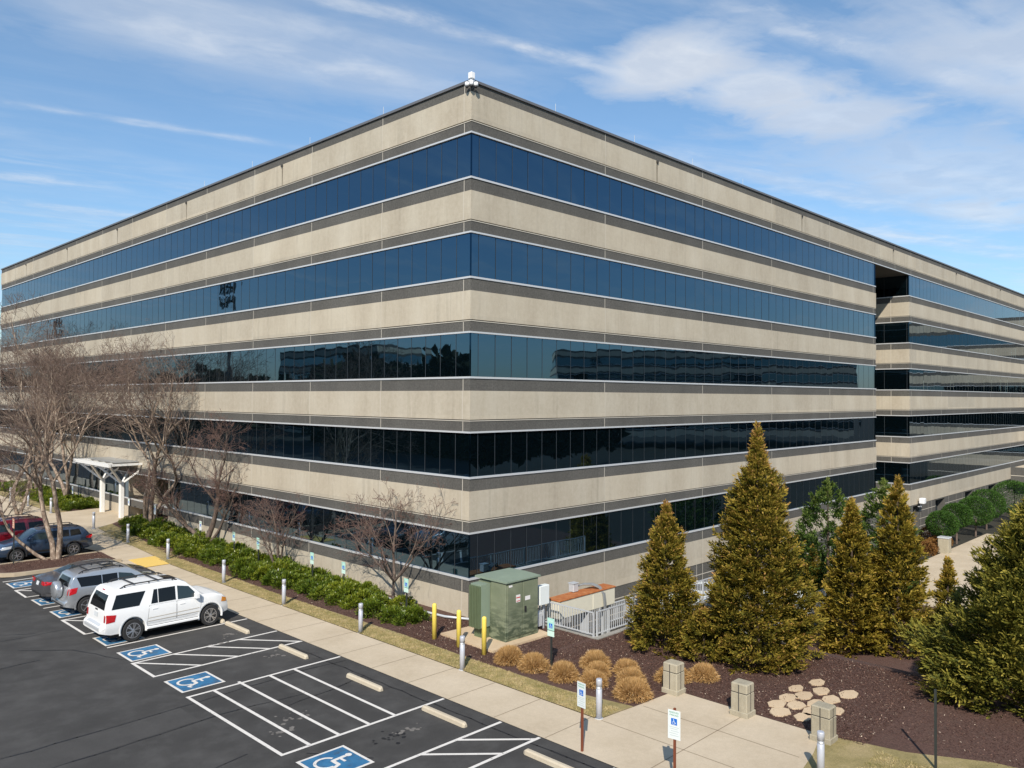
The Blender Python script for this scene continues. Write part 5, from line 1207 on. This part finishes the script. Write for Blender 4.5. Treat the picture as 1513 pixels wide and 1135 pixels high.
# ------------------------------------------------------------------ bare trees
def bare_tree(name,label,loc,stems,lv,seed,bark,twig,group=None,cat='bare tree',up=.10,spread=38,wob=.10,minr=.0062,lean_z=0):
    rr=random.Random(seed); A0=[];B0=[];R0=[];R1=[]; A1=[];B1=[];Q0=[];Q1=[]
    def grow(p,d,L,r,lev):
        ns=max(3,int(L/.28)) if lev<2 else 4; seg=L/ns; pos=[p.copy()]; r0=r
        nch=lv[lev] if lev<len(lv) else 0; chs=sorted(rr.uniform(.22 if lev else .35,.98) for _ in range(nch)); ci=0
        for i in range(ns):
            f=(i+1)/ns; d=(d+Vector((rr.gauss(0,wob),rr.gauss(0,wob),rr.gauss(0,wob)+up))).normalized()
            q=p+d*seg; r1=max(r*(1-.72*f),minr)
            (A0 if lev<3 else A1).append(p[:]); (B0 if lev<3 else B1).append(q[:]); (R0 if lev<3 else Q0).append(r0); (R1 if lev<3 else Q1).append(r1)
            while ci<nch and chs[ci]<=f:
                ax=d.orthogonal().normalized(); ax=Matrix.Rotation(rr.uniform(0,6.283),3,d)@ax
                ang=R_(rr.gauss(spread,9)); nd=(d*math.cos(ang)+ax*math.sin(ang)).normalized()
                grow(q.copy(),nd,L*rr.uniform(.45,.72)*(1-.35*chs[ci]),max(r1*.58,minr),lev+1); ci+=1
            p=q;r0=r1
    for (dx,dy,dz,L,r,ox,oy) in stems: grow(Vector((ox,oy,-.1)),Vector((dx,dy,dz)).normalized(),L,r,0)
    e=empty(name,loc); tag(e,label,cat,group)
    m=segs_mesh('trunk',A0,B0,R0,R1,6); m.polygons.foreach_set('use_smooth',[True]*len(m.polygons)); link('trunk',m,bark,e)
    if A1: link('twigs',segs_mesh('twigs',A1,B1,Q0,Q1,3),twig,e)
    return e
bare_tree('birch_tree','forked pale-barked bare tree growing in the mulch island beside the blue estate car',(-8.55,23.1,.13),
  [(-.22,.22,1,9.4,.15,-.05,0),(.14,-.02,1,10.4,.15,.12,0),(-.85,.35,.75,6.0,.10,-.1,0)],[9,8,6,5],1,M['birch'],M['twig'],up=.045,spread=40)
bare_tree('birch_tree','large multi-stemmed bare tree between the white canopy and the pale column',(-.55,30.9,gz(0,31)),
  [(-.25,.34,1,10.2,.17,-.12,.1),(.0,-.02,1,11.2,.19,0,0),(-.05,-.42,1,9.8,.14,.1,-.15),(-.30,-.1,1,9.2,.12,-.2,-.05)],[9,8,6,4],2,M['birch'],M['twig'],up=.04,spread=42)
bare_tree('birch_tree','bare tree with dense dark stems in the shrub bed left of the canopy',(-.9,46.5,gz(0,46)),
  [(-.2,.3,1,10.8,.17,0,0),(.1,-.30,1,10.4,.15,.1,-.2),(-.3,-.30,1,10.0,.13,-.15,-.2)],[9,8,6,4],3,M['birch'],M['twig'],up=.04,spread=42)
bare_tree('birch_tree','bare tree farther along the wall near the left edge, slender stems',(-1.6,53.5,gz(0,53)),
  [(-.2,.2,1,11.4,.15,0,0),(.12,-.3,1,11.0,.14,.1,-.1)],[9,8,6,4],4,M['birch'],M['twig'],up=.04,spread=42)
bare_tree('birch_tree','leaning bare tree rising at the extreme left edge of the photo',(-5.6,41.8,.33),
  [(-.3,.15,1,9.6,.14,0,0),(.25,.1,1,9.2,.12,.1,0)],[9,8,6,4],5,M['birch'],M['twig'],up=.04,spread=42)
bare_tree('shade_tree','low branching dark bare tree leaning over the green shrubs beside the pale column',(-.75,22.2,gz(0,22)),
  [(-.1,.85,.75,4.8,.16,0,0.05),(-.05,-.28,.95,5.6,.18,0,-.05),(-.1,-.95,.75,4.6,.10,0,-.1)],[7,7,6,3],6,M['bark'],M['twigr'],up=.03,spread=42,wob=.10)
bare_tree('small_tree','small reddish bare tree in the middle of the shrub bed',(-.95,13.4,gz(0,13)),
  [(.0,.1,1,3.3,.085,0,0),(-.3,.5,.9,3.0,.06,0,0),(.0,-.6,.9,3.0,.06,0,0),(-.45,-.1,.9,2.7,.055,0,0)],[6,6,4,2],7,M['bark'],M['twigr'],'small reddish bare trees in the shrub bed',up=.035,spread=42,wob=.08,minr=.0055)
bare_tree('small_tree','small reddish bare tree nearest the building corner above the end of the shrubs',(-.98,3.65,0),
  [(.0,.0,1,1.6,.095,0,0)],[0],8,M['bark'],M['twigr'])
nt=bare_tree('tmp','', (0,0,0),[(.0,.05,1,3.2,.07,0,1e-3),(-.35,.85,.75,3.3,.055,0,0),(.05,-.9,.75,3.4,.055,0,0),(-.7,-.3,.85,2.7,.05,0,0),(-.4,.35,1,2.9,.05,0,0),(.3,-.4,.9,2.6,.045,0,0)],[6,6,4,2],9,M['bark'],M['twigr'],up=.03,spread=40,wob=.07,minr=.0055)
base=[o for o in COL.objects if o.get('label','').startswith('small reddish bare tree nearest')][0]
for ch in list(base.children):
    if ch.name.startswith('twigs'): bpy.data.objects.remove(ch)
for ch in list(nt.children):
    ch.parent=base; ch.location=(0,0,1.15)
    if ch.name.startswith('trunk'): ch.name='limbs'
bpy.data.objects.remove(nt); base['group']='small reddish bare trees in the shrub bed'

# ------------------------------------------------------------------ far wood, mirrored in the glass
def wood(name,label,pts,depth,h,n,seed):
    rs=np.random.RandomState(seed); pts=[Vector(p) for p in pts]; seg=[(a,b,(b-a).length) for a,b in zip(pts,pts[1:])]; tot=sum(s[2] for s in seg)
    P=[];top=[]
    u=rs.rand(n)*tot; w=rs.rand(n)*depth; zz=rs.rand(n)**.8
    for i in range(n):
        t=u[i]
        for a,b,l in seg:
            if t<=l: break
            t-=l
        d=(b-a)/l; nn=Vector((-d.y,d.x)); p=a+d*t+nn*w[i]
        hh=h*(.84+.07*math.sin(u[i]*.21+seed)+.06*math.sin(u[i]*.55+1)+.05*math.sin(u[i]*1.3))
        P.append((p.x,p.y,zz[i]*hh))
    P=np.array(P); D=norm(rs.normal(0,1,(n,3))+np.array([0,0,.6])); V,F,T=kites(P,D,norm(rs.normal(0,1,(n,3))),rs.uniform(1.2,2.4,n),rs.uniform(.9,1.7,n),rs.rand(n))
    o=link(name,np_mesh(name,V,F,T),M['wood']); tag(o,label,'woodland',kind='stuff')
wood('woodland','distant dark woodland beyond the far side of the parking lot',[(-53,-60),(-53,20),(-53,60),(-56,95),(-60,112)],8,15.5,46000,1)
wood('woodland','distant dark woodland to the south beyond the lawn',[(100,-66),(60,-56),(0,-52),(-53,-60)],8,9.5,26000,2)
wood('woodland','distant dark woodland beyond the end of the parking lot',[(-95,170),(-60,180),(-20,190)],10,16,9000,3)
def tower(x,y,h,label):
    e=empty('cell_tower',(x,y,0)); tag(e,label,'cell tower','lattice mobile phone towers')
    b=MB(); b.tube([(0,0,0),(0,0,h)],[.7,.35],8); b.build('mast',M['mull'],e)
    for z in (h-.5,h-4):
        b=MB(); b.lathe([(1.9,z-.1),(1.9,z+.1)],(0,0,0),12); b.build('platform',M['mull'],e)
        for k in range(9):
            a=2*math.pi*k/9; b=MB(); b.box(-.25,.25,-.15,.15,-1.4,1.4); o=b.build('antenna_panel',M['mull'],e,loc=(2.2*math.cos(a),2.2*math.sin(a),z)); o.rotation_euler=(0,0,a)
tower(22.1-.467*190,-24+.95*190,35,'nearer mobile phone tower mirrored in the fourth storey windows')
tower(22.1-.315*250,-24+1.106*250,32,'farther mobile phone tower mirrored in the fourth storey windows')

# ------------------------------------------------------------------ sky and sun
SAZ,SEL=37.0,39.0      # direction the light travels in plan, and its elevation
W=bpy.data.worlds.new('World'); S.world=W; W.use_nodes=True; nt=W.node_tree; N=NT.__new__(NT); N.nt=nt;N.n=nt.nodes;N.l=nt.links
bg=nt.nodes['Background']
sky=N.node('ShaderNodeTexSky'); sky.sky_type='NISHITA'; sky.sun_disc=False; sky.sun_elevation=R_(SEL)
sx,sy=-math.cos(R_(SAZ)),-math.sin(R_(SAZ)); sky.sun_rotation=math.atan2(sx,sy)
sky.air_density=1.15; sky.dust_density=.35; sky.ozone_density=1.6; sky.altitude=50
g=N.node('ShaderNodeTexCoord').outputs['Generated']; sp=N.node('ShaderNodeSeparateXYZ'); N.l.new(g,sp.inputs[0])
zc=N.math('MAXIMUM',sp.outputs[2],.02)
u0=N.math('DIVIDE',sp.outputs[0],zc); v0=N.math('DIVIDE',sp.outputs[1],zc)
def lin(a,b): return N.math('ADD',N.math('MULTIPLY',u0,a),N.math('MULTIPLY',v0,b))
s_=lin(.958,-.287); p_=lin(.287,.958)       # along and across the upper wind, on the cloud plane
def comb(a,b,c=0.0):
    n=N.node('ShaderNodeCombineXYZ'); N.set(n.inputs[0],a);N.set(n.inputs[1],b);N.set(n.inputs[2],c); return n.outputs[0]
def scl(a,k): return N.math('MULTIPLY',a,k)
n_streak=N.noise(comb(scl(s_,.9),scl(p_,3.4)),1.0,9,.62,.6)
n_big=N.noise(comb(scl(s_,.45),scl(p_,.8),3.1),1.0,4,.5)
n_fine=N.noise(comb(scl(s_,5),scl(p_,9),1.7),1.0,8,.65,.4)
n_puff=N.noise(comb(scl(s_,4.2),scl(p_,5.2),5.2),1.0,12,.58,.3)
cirrus=N.math('MULTIPLY',N.rng(n_streak,.44,.74,0,1),N.rng(n_big,.40,.66,.12,1))
def trail(c,w,amp,s0,s1,ds=.25,wf=.5):
    wv=N.math('MULTIPLY',N.math('SUBTRACT',n_fine,.5),w*3.2)
    d=N.math('DIVIDE',N.math('SUBTRACT',N.math('ADD',p_,wv),c),w)
    gss=N.math('EXPONENT',scl(N.math('MULTIPLY',d,d),-1.0))
    m=N.math('MULTIPLY',N.rng(s_,s0-ds,s0+ds,0,1),N.rng(s_,s1-ds,s1+ds,1,0))
    return scl(N.math('MULTIPLY',N.math('MULTIPLY',gss,m),N.rng(n_puff,.36,.60,.25,1)),amp)
def blob(sc,pc,rs_,rp,amp):
    a=N.math('DIVIDE',N.math('SUBTRACT',s_,sc),rs_); b=N.math('DIVIDE',N.math('SUBTRACT',p_,pc),rp)
    r=N.math('SQRT',N.math('ADD',N.math('MULTIPLY',a,a),N.math('MULTIPLY',b,b)))
    r=N.math('ADD',r,scl(N.math('SUBTRACT',n_puff,.5),1.5))
    return scl(N.rng(r,1.12,.45,0,1),amp)
parts=[scl(cirrus,.62),
  trail(3.22,.035,.35,-1.2,.75),trail(1.975,.040,.62,.45,1.5),trail(1.51,.05,.5,1.35,2.7),trail(2.38,.10,.35,.1,1.1),trail(2.15,.05,.30,.2,1.2),
  trail(4.3,.09,.45,-.8,.1),trail(4.9,.1,.40,-1.0,.5),trail(2.62,.12,.35,1.6,5,.5),trail(3.1,.15,.3,2.4,6,.6),
  blob(1.56,1.86,.22,.32,.85),blob(1.93,1.86,.30,.24,.74),blob(2.35,1.92,.34,.26,.62),blob(4.3,2.5,.5,.22,.5),blob(2.7,1.28,1.0,.34,.62),blob(3.6,2.1,1.5,.55,.42),blob(.5,2.35,.9,.35,.28)]
acc=parts[0]
for q in parts[1:]:
    # screen blend
    acc=N.math('SUBTRACT',N.math('ADD',acc,q),N.math('MULTIPLY',acc,q))
acc=N.math('MINIMUM',N.math('ADD',scl(acc,.93),.05),.92)
acc=N.math('MULTIPLY',acc,N.rng(sp.outputs[2],.0,.06,.3,1))
tint=N.mix(1.0,sky.outputs[0],N.ramp(sp.outputs[2],[(0,(.74,.90,1.12)),(.18,(.78,.98,1.16)),(.45,(.80,1.04,1.17))]),'MULTIPLY')
cl=N.mix(N.rng(n_puff,.4,.65,0,1),(5.2,5.7,6.5),(6.6,6.9,7.3))
mixc=N.mix(acc,tint,cl); N.l.new(mixc,bg.inputs['Color']); bg.inputs['Strength'].default_value=.10
sun=bpy.data.lights.new('sun','SUN'); sun.energy=4.1; sun.angle=R_(.53); sun.color=(1,.93,.82); so=bpy.data.objects.new('sun',sun); COL.objects.link(so)
tv=Vector((math.cos(R_(SAZ))*math.cos(R_(SEL)),math.sin(R_(SAZ))*math.cos(R_(SEL)),-math.sin(R_(SEL)))); so.rotation_euler=tv.to_track_quat('-Z','Y').to_euler(); so.location=(-30,-30,50)

# ------------------------------------------------------------------ camera
cd=bpy.data.cameras.new('camera'); cd.sensor_width=36; cd.lens=36*1184.564/1513; cd.clip_end=9000; cd.clip_start=.2
cam=bpy.data.objects.new('camera',cd); COL.objects.link(cam)
F_=Vector((0.71465585,0.69927613,0.01673048)); Rr_=Vector((0.69931274,-0.71480152,0.00452471)); U_=Vector((-0.01512299,-0.00846622,0.9998498))
m=Matrix((Rr_,U_,-F_)).transposed().to_4x4(); m.translation=Vector((-22.1225,-24.0345,8.9516)); cam.matrix_world=m
S.camera=cam
S.view_settings.view_transform='Standard'; S.view_settings.look='None'; S.view_settings.exposure=.32; S.view_settings.gamma=1
S.render.engine='CYCLES'; S.cycles.max_bounces=6; S.cycles.glossy_bounces=3; S.cycles.transparent_max_bounces=4
